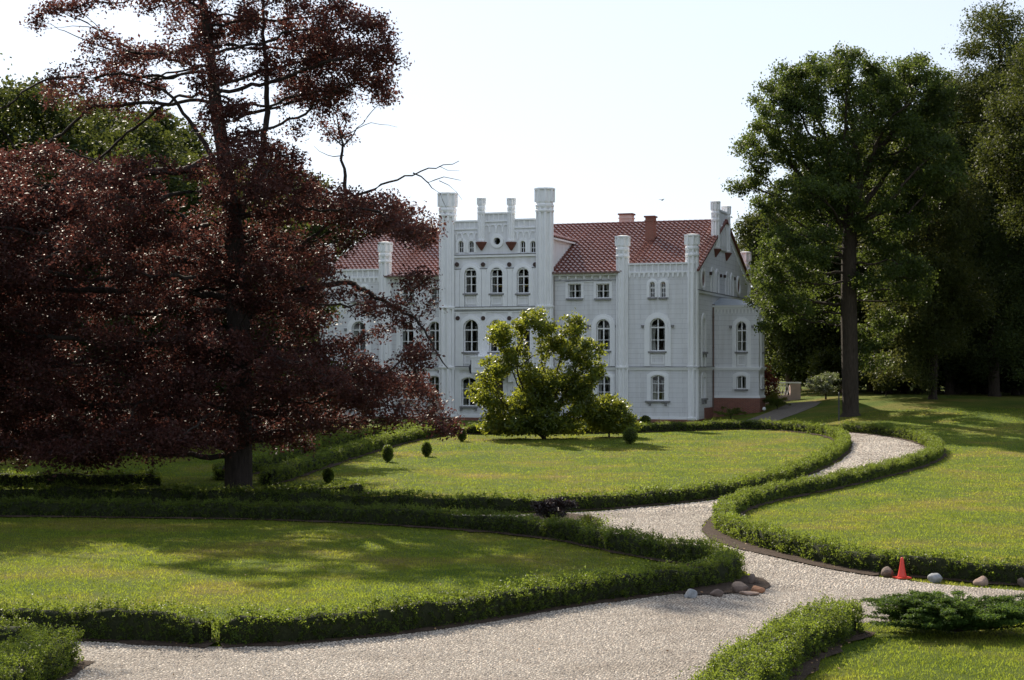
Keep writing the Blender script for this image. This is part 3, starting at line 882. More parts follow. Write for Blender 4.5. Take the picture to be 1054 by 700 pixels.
# ------------------------------------------------------------ the manor
HC, HS = 4927 / math.hypot(4927, 1700), 1700 / math.hypot(4927, 1700)
H0 = np.array([(716 - CX) / F * 120, 120.0, 0.9])
def u_at(px, v=0.0):
    k = (px - CX) / F; X = H0[0] + v * HS; Y = H0[1] + v * HC
    return (X - k * Y) / (k * HS + HC)
def v_at(px, u=0.0):
    k = (px - CX) / F; X = H0[0] - u * HC; Y = H0[1] + u * HS
    return (X - k * Y) / (k * HC - HS)
def w_at(py, u, v):
    return EYE + (HY - py) / F * (H0[1] + u * HS + v * HC) - H0[2]
house = thing('manor_house', 'white neo-gothic manor with turrets, stepped gable and red tiled roof', 'house', tuple(H0), math.atan2(-HS, HC))

class Face:
    """a wall plane: a runs along it, w up, d outward"""
    def __init__(s, kind, off):
        s.kind, s.off = kind, off
    def P(s, a, w, d=0.0):
        if s.kind == 'front': return (-a, s.off - d, w)          # off = v of the plane
        if s.kind == 'gable': return (-s.off + d, a, w)          # off = u of the plane, a = v
        if s.kind == 'left': return (-s.off - d, a, w)
class MB:
    def __init__(s): s.V, s.F = [], []
    def add(s, V, Fc):
        k = len(s.V); s.V += [tuple(v) for v in V]; s.F += [tuple(i + k for i in f) for f in Fc]
    def prism(s, face, poly, d0, d1):
        n = len(poly)
        V = [face.P(a, w, d0) for a, w in poly] + [face.P(a, w, d1) for a, w in poly]
        Fc = [(i, (i + 1) % n, n + (i + 1) % n, n + i) for i in range(n)]
        tr = tessellate_polygon([[Vector((a, w, 0)) for a, w in poly]])
        Fc += [tuple(t) for t in tr] + [tuple(n + q for q in t[::-1]) for t in tr]
        s.add(V, Fc)
    def box(s, face, a0, a1, w0, w1, d0, d1):
        s.prism(face, [(a0, w0), (a1, w0), (a1, w1), (a0, w1)], d0, d1)
    def band(s, face, outer, inner, d0, d1, closed=False):
        """solid between two point rows of equal length"""
        n = len(outer)
        V = [face.P(a, w, d0) for a, w in outer] + [face.P(a, w, d1) for a, w in outer] + [face.P(a, w, d0) for a, w in inner] + [face.P(a, w, d1) for a, w in inner]
        Fc = []
        for i in range(n if closed else n - 1):
            j = (i + 1) % n
            Fc += [(n + i, n + j, 3 * n + j, 3 * n + i), (i, 2 * n + i, 2 * n + j, j), (i, j, n + j, n + i), (2 * n + i, 3 * n + i, 3 * n + j, 2 * n + j)]
        if not closed: Fc += [(0, n, 3 * n, 2 * n), (n - 1, 3 * n - 1, 4 * n - 1, 2 * n - 1)]
        s.add(V, Fc)
    def panel(s, face, outline, holes, depth):
        pts = list(outline); loops = [[Vector((a, w, 0)) for a, w in outline]]
        for h in holes: pts += list(h); loops.append([Vector((a, w, 0)) for a, w in h])
        s.add([face.P(a, w) for a, w in pts], [tuple(t) for t in tessellate_polygon(loops)])
        for h in holes:
            n = len(h)
            s.add([face.P(a, w, 0) for a, w in h] + [face.P(a, w, -depth) for a, w in h], [(i, (i + 1) % n, n + (i + 1) % n, n + i) for i in range(n)])
    def ngon(s, cx, cy, prof, n=8, rot=None):
        """turned prism: prof = [(radius, w)...] about a local x, y axis"""
        rot = math.pi / n if rot is None else rot
        V = []
        for r, w in prof:
            for j in range(n):
                t = rot + 2 * math.pi * j / n
                V.append((cx + r * math.cos(t), cy + r * math.sin(t), w))
        Fc = []
        for i in range(len(prof) - 1):
            for j in range(n):
                k = (j + 1) % n
                Fc.append((i * n + j, i * n + k, (i + 1) * n + k, (i + 1) * n + j))
        Fc.append(tuple(range(n))[::-1]); Fc.append(tuple((len(prof) - 1) * n + j for j in range(n)))
        s.add(V, Fc)
    def build(s, name, mat, parent, smooth=False):
        me = py_mesh(name, s.V, s.F)
        bm = bmesh.new(); bm.from_mesh(me); bmesh.ops.recalc_face_normals(bm, faces=bm.faces[:]); bm.to_mesh(me); bm.free()
        return link(name, me, mat, parent, smooth)

def outline(a0, a1, w0, w1, kind, n=12):
    """opening outline from the lower left up, over the head and down to the lower right"""
    c, h = (a0 + a1) / 2, (a1 - a0) / 2
    if kind == 'rect': return [(a0, w0), (a0, w1), (a1, w1), (a1, w0)]
    rise = h if kind == 'round' else h * .32
    if kind == 'segment':
        rad = (h * h + rise * rise) / (2 * rise); t0 = math.asin(h / rad)
        pts = [(c + rad * math.sin(t), w1 - rad + rad * math.cos(t)) for t in np.linspace(-t0, t0, n)]
    else:
        pts = [(c - h * math.cos(t), w1 - h + h * math.sin(t)) for t in np.linspace(0, math.pi, n)]
    return [(a0, w0)] + pts + [(a1, w0)]

HOLES = {}
def window(face, key, a0, a1, w0, w1, kind, sur=.26, leg=None, sill=True, corbels=False, panes=(2, [.40, .70]), hood=False, apron=False, sd=.07, curtain=True, sillw=.12):
    if a0 > a1: a0, a1 = a1, a0
    hole = outline(a0, a1, w0, w1, kind)
    HOLES.setdefault(key, []).append(hole)
    s = MB()
    leg = w0 - .02 if leg is None else leg
    inner = outline(a0 - .001, a1 + .001, leg, w1, kind); outer = outline(a0 - sur, a1 + sur, leg, w1 + sur, kind)
    s.band(face, outer, inner, -.03, sd)
    if kind != 'rect' and sur > .2:
        o2 = outline(a0 - sur * .45, a1 + sur * .45, leg, w1 + sur * .45, kind)
        s.band(face, o2, inner, -.02, sd + .045)
    if hood:   # label stops
        for a in (a0 - sur - .10, a1 + sur + .10):
            ws = w1 - (a1 - a0) / 2 + .02
    root = s.build('window', M['trim'], house)
    c = (a0 + a1) / 2
    # sash
    f = MB()
    t = .075 if abs(a1 - a0) > .55 else .04
    th0 = .045 if t > .05 else .022
    fi = outline(a0 + t, a1 - t, w0 + t, w1 - t, kind)
    f.band(face, hole, fi, -.20, -.12, True)
    nb, rows = panes
    for k in range(1, nb):
        a = a0 + (a1 - a0) * k / nb
        f.box(face, a - th0, a + th0, w0 + t * .9, w1 - t * .9, -.19, -.11)
    H = w1 - w0
    for i, rr in enumerate(rows):
        th = .05 if (i == len(rows) - 1 and kind == 'round' and len(rows) > 1) else .024
        w = w0 + H * rr
        f.box(face, a0 + t * .9, a1 - t * .9, w - th, w + th, -.185, -.115)
    f.build('frame', M['frame'], root)
    p = MB()
    pts = outline(a0 + .02, a1 - .02, w0 + .02, w1 - .02, kind)
    tr = tessellate_polygon([[Vector((a, w, 0)) for a, w in pts]])
    p.add([face.P(a, w, -.155) for a, w in pts], [tuple(q) for q in tr])
    p.build('pane', M['glass'], root)
    if curtain:
        cu = MB()
        for sg in (-1, 1):
            e = a0 + .03 if sg < 0 else a1 - .03
            wid = (a1 - a0) * random.uniform(.16, .34)
            top = w0 + H * (.80 if kind != 'rect' else .95)
            n = 9
            V = []
            for j in range(n):
                fr_ = j / (n - 1)
                for ww, sc in ((w0 + .05, 1.0), (w0 + H * .45, .75), (top, 1.15)):
                    V.append(face.P(e - sg * wid * sc * fr_, ww, -.30 + .04 * math.sin(j * 2.2)))
            cu.add(V, [(j * 3 + q, (j + 1) * 3 + q, (j + 1) * 3 + q + 1, j * 3 + q + 1) for j in range(n - 1) for q in (0, 1)])
        cu.build('curtain', M['curtain'], root)
    if sill:
        b = MB()
        b.box(face, a0 - sillw, a1 + sillw, w0 - .13, w0 - .005, -.02, .19)
        if corbels:
            for a in (a0 - sillw * .2, a1 + sillw * .2):
                b.prism(face, [(a - .09, w0 - .13), (a + .09, w0 - .13), (a + .07, w0 - .36), (a - .07, w0 - .36)], 0, .13)
        b.build('sill', M['sillstone'], root)
    if hood:
        b = MB()
        for a in (a0 - sur - .13, a1 + sur + .13):
            ws = w1 - (a1 - a0) / 2 - .02
            b.prism(face, [(a - .10, ws + .10), (a + .10, ws + .10), (a + .07, ws - .10), (a - .07, ws - .10)], 0, .14)
        b.build('label_stop', M['sillstone'], root)
    if apron:
        b = MB()
        b.band(face, [(a0 + .06, w0 - .25), (a1 - .06, w0 - .25), (a1 - .06, leg + .18), (a0 + .06, leg + .18)], [(a0 + .15, w0 - .34), (a1 - .15, w0 - .34), (a1 - .15, leg + .27), (a0 + .15, leg + .27)], -.02, .035, True)
        b.build('apron_panel', M['trim'], root)
    return root
M['sillstone'] = plain('weathered grey stone sill', (.24, .235, .235), .85, .15, 3)

FW = Face('front', 0.0)          # wings
FB = Face('front', -0.12)        # corner bays
FC = Face('front', -0.55)        # central block
FG = Face('gable', 0.0)          # right gable wall
def wpx(face, key, xc, wid, yt, yb, kind, **kw):
    v = face.off
    a, b = u_at(xc + wid / 2, v), u_at(xc - wid / 2, v)
    c = (a + b) / 2
    if 'leg' in kw and kw['leg'] is not None: kw['leg'] = w_at(kw['leg'], c, v)
    return window(face, key, a, b, w_at(yb, c, v), w_at(yt, c, v), kind, **kw)
W2 = [.33, .68]; W3 = [.34, .66]
U_STR, U_STR2, U_ATT = 4.03, 8.56, 12.48
# central block windows
for x in (484.7, 511.5, 538.6):
    wpx(FC, 'central', x, 12.4, 275.5, 302, 'round', sur=.36, leg=316, sill=True, apron=True, panes=(2, [.34, .66]), sd=.10)
for x in (485, 511.6, 538.4):
    wpx(FC, 'central', x, 15.2, 329, 362.3, 'round', sur=.34, leg=377, sill=True, apron=True, panes=(2, [.32, .68]), sd=.10)
for x in (482.6, 511, 539.4):
    if x == 511:
        continue
    wpx(FC, 'central', x, 14.6, 388.5, 418, 'segment', sur=.30, sill=True, corbels=True, panes=(2, [.28, .60]))
for x in (474.7, 485.2, 538.3, 548.8):
    wpx(FC, 'central', x, 5.2, 248, 260, 'round', sur=.20, sill=False, panes=(2, [.42]), curtain=False)
# right wing, set back
for x in (591.6, 620.6):
    wpx(FW, 'wing', x, 13.6, 292, 307, 'rect', sur=.20, sill=True, panes=(2, [.5]))
for x in (591, 621):
    wpx(FW, 'wing', x, 14.2, 328.5, 361, 'round', sur=.38, leg=377, sill=True, apron=True, hood=True, panes=(2, [.34, .70]))
for x in (593, 621.5):
    wpx(FW, 'wing', x, 14, 386.5, 412, 'segment', sur=.32, sill=True, corbels=True, panes=(2, [.33, .66]))
# right corner bay
for x in (671.6, 682.8):
    wpx(FB, 'bay', x, 5.2, 290, 306, 'round', sur=.24, sill=True, panes=(2, [.3, .62]), curtain=False)
wpx(FB, 'bay', 677, 15.8, 327.5, 361.5, 'round', sur=.42, leg=377, sill=True, apron=True, hood=True, panes=(2, [.34, .72]))
wpx(FB, 'bay', 677.2, 14, 386, 412.5, 'segment', sur=.30, sill=True, corbels=True, panes=(2, [.33, .66]), sillw=.42)
# left wing
for x in (420, 449.5):
    wpx(FW, 'wing', x, 12.6, 296, 310.5, 'rect', sur=.20, sill=True, panes=(2, [.5]))
for x in (419.5, 447.6):
    wpx(FW, 'wing', x, 13.4, 331, 362, 'round', sur=.36, leg=377.4, sill=True, apron=True, hood=True, panes=(2, [.34, .70]))
for x in (419.5, 447):
    wpx(FW, 'wing', x, 13.2, 387, 411.5, 'segment', sur=.30, sill=True, corbels=True, panes=(2, [.33, .66]))
for x in (365.5, 375):
    wpx(FB, 'bay', x, 4.8, 295, 310, 'round', sur=.22, sill=True, panes=(2, [.3, .62]), curtain=False)
wpx(FB, 'bay', 369.5, 14.6, 331, 362, 'round', sur=.40, leg=377.5, sill=True, apron=True, hood=True, panes=(2, [.34, .72]))
wpx(FB, 'bay', 369.5, 13, 387, 411.5, 'segment', sur=.30, sill=True, corbels=True, panes=(2, [.33, .66]))

# entrance under the balcony
da, db = u_at(518, -.55), u_at(504, -.55)
HOLES['central'].append(outline(da, db, .35, 3.45, 'segment'))
d = MB(); d.band(FC, outline(da - .3, db + .3, .35, 3.75, 'segment'), outline(da - .001, db + .001, .35, 3.45, 'segment'), -.03, .08)
door = d.build('entrance_door', M['trim'], house)
d = MB(); d.prism(FC, outline(da, db, .35, 3.45, 'segment'), -.30, -.22)
for a in (da + .28, (da + db) / 2 + .1):
    d.box(FC, a, a + .35, .6, 1.6, -.22, -.19); d.box(FC, a, a + .35, 1.8, 2.9, -.22, -.19)
d.build('door_leaf', plain('dark brown door', (.07, .045, .03), .5, .2), door)
d = MB(); d.box(FC, (da + db) / 2 - .03, (da + db) / 2 + .03, 1.55, 1.75, -.19, -.12); d.build('handle', M['iron'], door)
d = MB()
for i in range(3): d.box(FC, da - .5 - .1 * i, db + .5 + .1 * i, .35 - .17 * (i + 1), .35 - .17 * i, 0, .5 + .32 * i)
d.build('step', M['sillstone'], house)
ba, bb = u_at(533, -.55), u_at(491, -.55)
d = MB(); w0 = 3.62
d.box(FC, ba, bb, w0, w0 + .22, 0, 1.25)
d.band(FC, [(ba, 0), (bb, 0)], [(ba + .001, 0), (bb, 0)], 0, 0) if False else None
for (p0, p1, q0, q1) in ((ba, bb, 1.10, 1.25), (ba, ba + .15, 0.0, 1.10), (bb - .15, bb, 0.0, 1.10)):
    d.box(FC, p0, p1, w0 + .22, w0 + 1.12, q0, q1)
d.box(FC, ba - .06, bb + .06, w0 + 1.12, w0 + 1.22, 0.0, 1.31)
for a in (ba + .3, bb - .55): d.prism(FC, [(a, w0), (a + .25, w0), (a + .22, w0 - .7), (a + .03, w0 - .7)], 0, .7)
bal = d.build('balcony', M['trim'], house)
d = MB()
for i in range(3):
    a = ba + .25 + i * (bb - ba - .3) / 3
    d.band(FC, [(a, w0 + .34), (a + .8, w0 + .34), (a + .8, w0 + 1.0), (a, w0 + 1.0)], [(a + .08, w0 + .42), (a + .72, w0 + .42), (a + .72, w0 + .92), (a + .08, w0 + .92)], 1.24, 1.285, True)
d.build('panel', M['trim'], bal)
d = MB()
lx, ly = FC.P(bb + .12, 0, 1.0)[:2]
d.ngon(lx, ly, [(.03, 4.55), (.03, 4.2)], 6); d.ngon(lx, ly, [(.05, 4.22), (.15, 4.12), (.17, 4.02), (.11, 3.62), (.05, 3.55)], 6)
d.build('lantern', M['iron'], house)

# walls --------------------------------------------------------
uR, uL = 0.0, 30.05                      # house ends
cR, cL = u_at(560.5, -.55) - .35, u_at(460.5, -.55) + .35
p2u, p3u = 5.45, 24.45
VD = 20.2
EAVE = 10.98
wall = MB()
def pick(key, a0, a1): return [h for h in HOLES.get(key, []) if a0 < h[0][0] < a1]
# (the tessellated wall keeps its openings; reveals 0.3 m deep)
for a0, a1 in ((p2u, cR), (cL, p3u)):
    wall.panel(FW, [(a0, .2), (a1, .2), (a1, EAVE), (a0, EAVE)], pick('wing', a0, a1), .32)
for a0, a1 in ((uR, p2u), (p3u, uL)):
    wall.panel(FB, [(a0, .2), (a1, .2), (a1, 11.62), (a0, 11.62)], pick('bay', a0, a1), .32)
    for a in (a0, a1):
        wall.add([(-a, -.12, .2), (-a, .002, .2), (-a, .002, 11.62), (-a, -.12, 11.62)], [(0, 1, 2, 3)])
    wall.box(FB, a0 + .001, a1 - .001, 10.9, 11.618, -.34, -.01)
# gable end, openings cut for the oculi and niches
va = v_at(733.5)
RW = lambda v: 11.15 + (15.45 - 11.15) * min(v, VD - v) / (VD / 2)
GH = []
for px, py in ((723.3, 287.5), (759.8, 294.5)):
    v = v_at(px); w = w_at(py, 0, v)
    GH.append(([(v + .55 * math.cos(t), w + .62 * math.sin(t)) for t in np.linspace(0, 2 * math.pi, 18)[:-1]], v, w))
niche = []
v1, v2 = v_at(724) - .38, v_at(724) + .38
niche.append(outline(v1, v2, w_at(362, 0, v1), w_at(327, 0, v1), 'round'))
niche.append(outline(v1, v2, w_at(410, 0, v1), w_at(388, 0, v1), 'segment'))
wall.panel(FG, [(0, .2), (VD, .2), (VD, RW(VD)), (VD / 2, RW(VD / 2)), (0, RW(0))], [g[0] for g in GH] + niche, .28)
for nn in niche:
    tr = tessellate_polygon([[Vector((a, w, 0)) for a, w in nn]])
    wall.add([FG.P(a, w, -.16) for a, w in nn], [tuple(t) for t in tr])
FL = Face('left', uL)
wall.panel(FL, [(0, .2), (VD, .2), (VD, RW(VD)), (VD / 2, RW(VD / 2)), (0, RW(0))], [], .3)
FBk = Face('front', VD)
wall.panel(FBk, [(uR, .2), (uL, .2), (uL, EAVE + .16), (uR, EAVE + .16)], [], .3)
wall.build('wall', M['ashlar'], house)
cb_ = MB()
st1, st2 = w_at(227.3, 15.4, -.55), w_at(220, 15.4, -.55)
k1, k2 = u_at(525.5, -.55), u_at(496, -.55)
oc = (u_at(511.8, -.55), w_at(248.3, 15.4, -.55))
rose = [(oc[0] + .27 * math.cos(t), oc[1] + .27 * math.sin(t)) for t in np.linspace(0, 2 * math.pi, 18)[:-1]]
cb_.panel(FC, [(cR, .2), (cL, .2), (cL, st1), (k2, st1), (k2, st2), (k1, st2), (k1, st1), (cR, st1)], HOLES['central'] + [rose], .34)
cb_.prism(FC, [(cR + .01, 13.76), (cL - .01, 13.76), (cL - .01, st1 - .01), (k2, st1 - .01), (k2, st2 - .01), (k1, st2 - .01), (k1, st1 - .01), (cR + .01, st1 - .01)], -.42, -.36)
cb_.panel(Face('front', .0), [(cR, st1 - .01), (cL, st1 - .01), (cL, 13.76), (cR, 13.76)], [], .0)
CE = 13.75                                # eaves of the cross roof
for a in (cR, cL):
    cb_.add([(-a, -.55, .2), (-a, 7.6, .2), (-a, 7.6, CE), (-a, -.05, CE), (-a, -.05, st1), (-a, -.55, st1)], [(0, 1, 2, 3, 4, 5)])
cb_.build('central_wall', M['stucco'], house)
# plinth of red brick
pl = MB()
pl.box(FW, p2u, cR, -1.2, .22, -.05, .06); pl.box(FW, cL, p3u, -1.2, .22, -.05, .06)
pl.box(FB, -.08, p2u, -1.2, .22, -.05, .06); pl.box(FB, p3u, uL + .08, -1.2, .22, -.05, .06)
pl.box(FC, cR - .3, cL + .3, -1.2, .22, -.05, .07)
pl.box(FG, .0, VD, -1.2, .21, -.05, .062); pl.box(FG, 2.9, va - .02, .0, 1.0, -.05, .055)
pl.build('plinth', M['redbrick'], house)

# cornices, string courses, corbel tables
M['lead'] = plain('dark lead flashing', (.13, .135, .145), .6, .15, 3)
def trim(name, fc, rows, mat=None):
    if name == 'string_course':
        r = rows[-1]
        f_ = MB(); f_.box(fc, r[0], r[1], r[3] + .002, r[3] + .045, -.02, r[5] + .035); f_.build('flashing', M['lead'], house)
    b = MB()
    for r in rows: b.box(fc, *r)
    return b.build(name, mat or M['trim'], house)
for fc, a0, a1 in ((FW, p2u, cR), (FW, cL, p3u), (FB, -.16, p2u), (FB, p3u, uL + .16)):
    trim('string_course', fc, [(a0, a1, U_STR - .22, U_STR - .10, -.02, .09), (a0, a1, U_STR - .10, U_STR, -.02, .16)])
    trim('base_moulding', fc, [(a0, a1, .20, .42, -.02, .05)])
trim('string_course', FC, [(cR, cL, U_STR - .24, U_STR - .10, -.02, .09), (cR, cL, U_STR - .10, U_STR + .02, -.02, .18)])
trim('base_moulding', FC, [(cR, cL, .20, .44, -.02, .06)])
trim('string_course', FG, [(.0, VD, U_STR - .22, U_STR - .10, -.02, .085), (.0, VD, U_STR - .10, U_STR - .004, -.02, .155)])
trim('string_course', FG, [(.0, VD, 9.50, 9.66, -.02, .12)])
trim('string_course', FC, [(cR, cL, U_STR2 - .16, U_STR2, -.02, .16)])
trim('string_course', FC, [(cR, cL, U_STR2 - .40, U_STR2 - .30, -.02, .06)])
trim('string_course', FC, [(cR, cL, U_ATT - .15, U_ATT + .02, -.02, .15)])
trim('string_course', FC, [(cR, cL, 11.35, 11.45, -.02, .05)])
for a0, a1 in ((p2u, cR), (cL, p3u)):
    co = MB()
    co.box(FW, a0, a1, EAVE - .16, EAVE, -.02, .34)
    n = int((a1 - a0) / .62)
    for i in range(n):
        a = a0 + .35 + i * (a1 - a0 - .5) / n
        co.prism(FW, [(a, EAVE - .16), (a + .14, EAVE - .16), (a + .12, EAVE - .42), (a + .02, EAVE - .42)], -.02, .24)
    co.build('cornice', M['trim'], house)
    trim('string_course', FW, [(a0, a1, EAVE - .62, EAVE - .54, -.02, .07)])
for a0, a1 in ((.0, p2u), (p3u, uL)):
    co = MB()
    co.box(FB, a0, a1, 11.55, 11.66, -.36, .12)
    n = 11
    for i in range(n):      # merlon joints in the parapet
        a = a0 + .5 + i * (a1 - a0 - 1) / (n - 1)
        co.box(FB, a - .05, a + .05, 11.02, 11.55, -.02, .06)
    co.box(FB, a0, a1, 10.92, 11.02, -.02, .10)
    for i in range(13):     # corbel table
        a = a0 + .55 + i * (a1 - a0 - 1.1) / 12
        co.prism(FB, [(a - .09, 10.92), (a + .09, 10.92), (a + .05, 10.62), (a - .05, 10.62)], -.02, .09)
    co.build('parapet', M['trim'], house)
# central: parapet copings with merlon joints and arched frieze
for a0, a1, w in ((cR, k1, st1), (k2, cL, st1), (k1, k2, st2)):
    co = MB()
    co.box(FC, a0, a1, w - .03, w + .09, -.44, .10)
    n = max(3, int((a1 - a0) / .38))
    for i in range(n):
        a = a0 + .2 + i * (a1 - a0 - .4) / (n - 1)
        co.box(FC, a - .04, a + .04, w - .52, w - .03, -.02, .055)
    co.box(FC, a0, a1, w - .62, w - .53, -.02, .09)
    n = max(4, int((a1 - a0) / .46))
    for i in range(n + 1):
        a = a0 + .1 + i * (a1 - a0 - .2) / n
        co.prism(FC, [(a - .07, w - 1.0), (a + .07, w - 1.0), (a + .04, w - 1.42), (a - .04, w - 1.42)], -.02, .07)
    for i in range(n):
        x0 = a0 + .1 + i * (a1 - a0 - .2) / n + .07; x1 = a0 + .1 + (i + 1) * (a1 - a0 - .2) / n - .07
        h = (x1 - x0) / 2; c = (x0 + x1) / 2
        arcp = [(c - h * math.cos(t), w - 1.06 + h * math.sin(t)) for t in np.linspace(0, math.pi, 8)]
        co.band(FC, [(p, w - .82) for p, _ in arcp], arcp, -.02, .068)
    co.build('parapet', M['trim'], house)
# pilaster strips between the arched windows of the central block
for x in (471, 498.2, 525, 551):
    a = u_at(x, -.55)
    trim('pilaster', FC, [(a - .17, a + .17, U_STR2, 11.35, -.02, .055)])
    trim('pilaster', FC, [(a - .15, a + .15, U_STR + .02, U_STR2 - .40, -.02, .055)])
    trim('pilaster', FC, [(a - .19, a + .19, .44, U_STR - .24, -.02, .05)])
# dark round ties between the arches
for y, xs_ in ((272.3, (470.6, 497.4, 524.4, 551)), (327.6, (471.4, 497.6, 524.5, 551))):
    for x in xs_:
        a = u_at(x, -.55); w = w_at(y, a, -.55)
        b = MB(); b.prism(FC, [(a + .17 * math.cos(t), w + .17 * math.sin(t)) for t in np.linspace(0, 6.283, 13)[:-1]], .03, .09)
        b.build('rosette', M['tie'], house)
b = MB()
b.band(FC, [(oc[0] + .52 * math.cos(t), oc[1] + .52 * math.sin(t)) for t in np.linspace(0, 6.283, 25)[:-1]], [(oc[0] + .27 * math.cos(t), oc[1] + .27 * math.sin(t)) for t in np.linspace(0, 6.283, 25)[:-1]], -.02, .08, True)
oculus = b.build('oculus', M['trim'], house)
b = MB(); b.prism(FC, [(oc[0] + .275 * math.cos(t), oc[1] + .275 * math.sin(t)) for t in np.linspace(0, 6.283, 25)[:-1]], -.3, -.28); b.build('pane', M['glass'], oculus)
for g, v, w in GH:
    b = MB(); b.band(FG, [(v + .74 * math.cos(t), w + .82 * math.sin(t)) for t in np.linspace(0, 6.283, 21)[:-1]], [(v + .549 * math.cos(t), w + .619 * math.sin(t)) for t in np.linspace(0, 6.283, 21)[:-1]], -.02, .09, True)
    q = b.build('oculus', M['trim'], house)
    b = MB(); b.prism(FG, g, -.06, -.03); b.build('shutter', M['terra'], q)

# turrets ------------------------------------------------------
def turret(name, u, v, r, top, cap, wb=.2, ribs=True, bands=()):
    x, y = -u, v
    t = MB()
    k = 1 / math.cos(math.pi / 8)
    t.ngon(x, y, [(r * k * .80, wb), (r * k * .80, top - cap)])
    if ribs:
        for j in range(8):
            a = math.pi / 8 + j * math.pi / 4
            t.ngon(x + r * k * .90 * math.cos(a), y + r * k * .90 * math.sin(a), [(r * .21, wb), (r * .21, top - cap - .25)], 6)
    for w in (wb + .12, *bands):
        t.ngon(x, y, [(r * k * 1.06, w - .14), (r * k * 1.16, w - .05), (r * k * 1.16, w + .05), (r * k * 1.04, w + .10)])
    root = t.build(name, M['trim'], house)
    c = MB()
    c.ngon(x, y, [(r * k * 1.0, top - cap - .34), (r * k * 1.14, top - cap - .2), (r * k * 1.14, top - cap - .08), (r * k * 1.02, top - cap)])
    c.ngon(x, y, [(r * k * 1.02, top - cap - .01), (r * k * 1.08, top - cap + .14), (r * k * 1.08, top - .14), (r * k * 1.30, top - .12), (r * k * 1.30, top)])
    for j in range(8):
        a = math.pi / 8 + j * math.pi / 4
        c.ngon(x + r * k * 1.10 * math.cos(a), y + r * k * 1.10 * math.sin(a), [(r * .19, top - cap + .12), (r * .19, top - .11)], 6)
    c.ngon(x, y, [(r * k * 1.20, top + .003), (r * k * .6, top + .05), (.02, top + .07)])
    c.build('cap', M['trim'], root)
    return root
turret('turret', u_at(560.5, -.6), -.55, .56, w_at(194, 11.5, -.6), 1.15, bands=(U_STR, U_STR2, w_at(217, 11.5, -.6)))
turret('turret', u_at(460.5, -.6), -.55, .56, w_at(199, 19.3, -.6), 1.15, bands=(U_STR, U_STR2, w_at(222, 19.3, -.6)))
for u, v in ((.30, .18), (p2u, -.12), (p3u, -.12), (29.55, .18)):
    turret('pinnacle', u, v, .42, 13.68, .85, bands=(U_STR, 12.2))
turret('pinnacle', .25, VD - .3, .42, 13.68, .85, bands=(U_STR, 12.2))
turret('pinnacle', 29.6, VD - .3, .42, 13.68, .85, bands=(U_STR, 12.2))
for px in (495.6, 526.4):
    u = u_at(px, -.6)
    wb = w_at(249.5, u, -.6)
    r_ = turret('gable_pinnacle', u, -.62, .25, w_at(204, u, -.6), .62, wb=wb, bands=(w_at(219, u, -.6),))
    c = MB(); c.ngon(-u, -.62, [(.06, wb - .60), (.20, wb - .40), (.42, wb - .06), (.44, wb + .02)]); c.build('corbel', M['terra'], r_)
# the two on the gable with the raised panel between them
gv = [v_at(737.5, -.1), v_at(748.6, -.1)]
for v, tp in zip(gv, (w_at(207.5, 0, gv[0]), w_at(212.5, 0, gv[1]))):
    wb = w_at(258 + (0 if v == gv[0] else 4), 0, v) + .1
    r_ = turret('gable_pinnacle', -.02, v, .28, tp, .75, wb=wb, bands=(15.3,))
    c = MB(); c.ngon(.02, v, [(.06, wb - .60), (.20, wb - .40), (.44, wb - .06), (.46, wb + .02)]); c.build('corbel', M['terra'], r_)
gp = MB()
gp.box(FG, gv[0], gv[1], w_at(262, 0, 9.3) + .3, 16.05, -.3, .11)
gp.box(FG, gv[0], gv[1], 16.05, 16.2, -.34, .16)
c0 = (gv[0] + gv[1]) / 2
for i in range(3):
    o1 = outline(c0 - 1.35 + i * .95, c0 - .55 + i * .95, 13.4, 15.1, 'round'); i1 = outline(c0 - 1.22 + i * .95, c0 - .68 + i * .95, 13.4, 14.95, 'round')
    gp.band(FG, o1, i1, .1, .17)
gp.build('gable_panel', M['stucco'], house)
for px in (733, 738, 748, 753):
    nb = MB(); v = v_at(px) ; o1 = outline(v - .62, v + .62, 9.66, w_at(275 + (px - 733) * .3, 0, v), 'round'); i1 = outline(v - .40, v + .40, 9.66, w_at(275 + (px - 733) * .3, 0, v) - .22, 'round')
    nb.band(FG, o1, i1, -.02, .09)
    nb.build('blind_arch', M['trim'], house)
for px, py in ((730.6, 281.5), (741, 284), (745, 284.5), (755, 287)):
    v = v_at(px); w = w_at(py, 0, v)
    b = MB(); b.prism(FG, [(v - .16, w + .12), (v + .16, w + .12), (v + .11, w - .12), (v - .11, w - .12)], .0, .16); b.build('rosette', M['tie'], house)
# niche surrounds
for nn, kd in zip(niche, ('round', 'segment')):
    a0, a1 = nn[0][0], nn[-1][0]; w1 = max(p[1] for p in nn); w0 = nn[0][1]
    leg = U_STR + .01 if kd == 'round' else w0
    nb = MB(); nb.band(FG, outline(a0 - .36, a1 + .36, leg, w1 + .36, kd), outline(a0 - .001, a1 + .001, leg, w1, kd), -.03, .08)
    nb.build('niche_surround', M['trim'], house)
for nn in niche:
    nb = MB(); a0, a1 = nn[0][0], nn[-1][0]; w0 = nn[0][1]
    nb.box(FG, a0 - .3, a1 + .3, w0 - .15, w0, -.02, .22)
    for a in (a0 - .1, a1 + .1): nb.prism(FG, [(a - .1, w0 - .15), (a + .1, w0 - .15), (a + .06, w0 - .42), (a - .06, w0 - .42)], -.02, .15)
    nb.build('niche_sill', M['sillstone'], house)
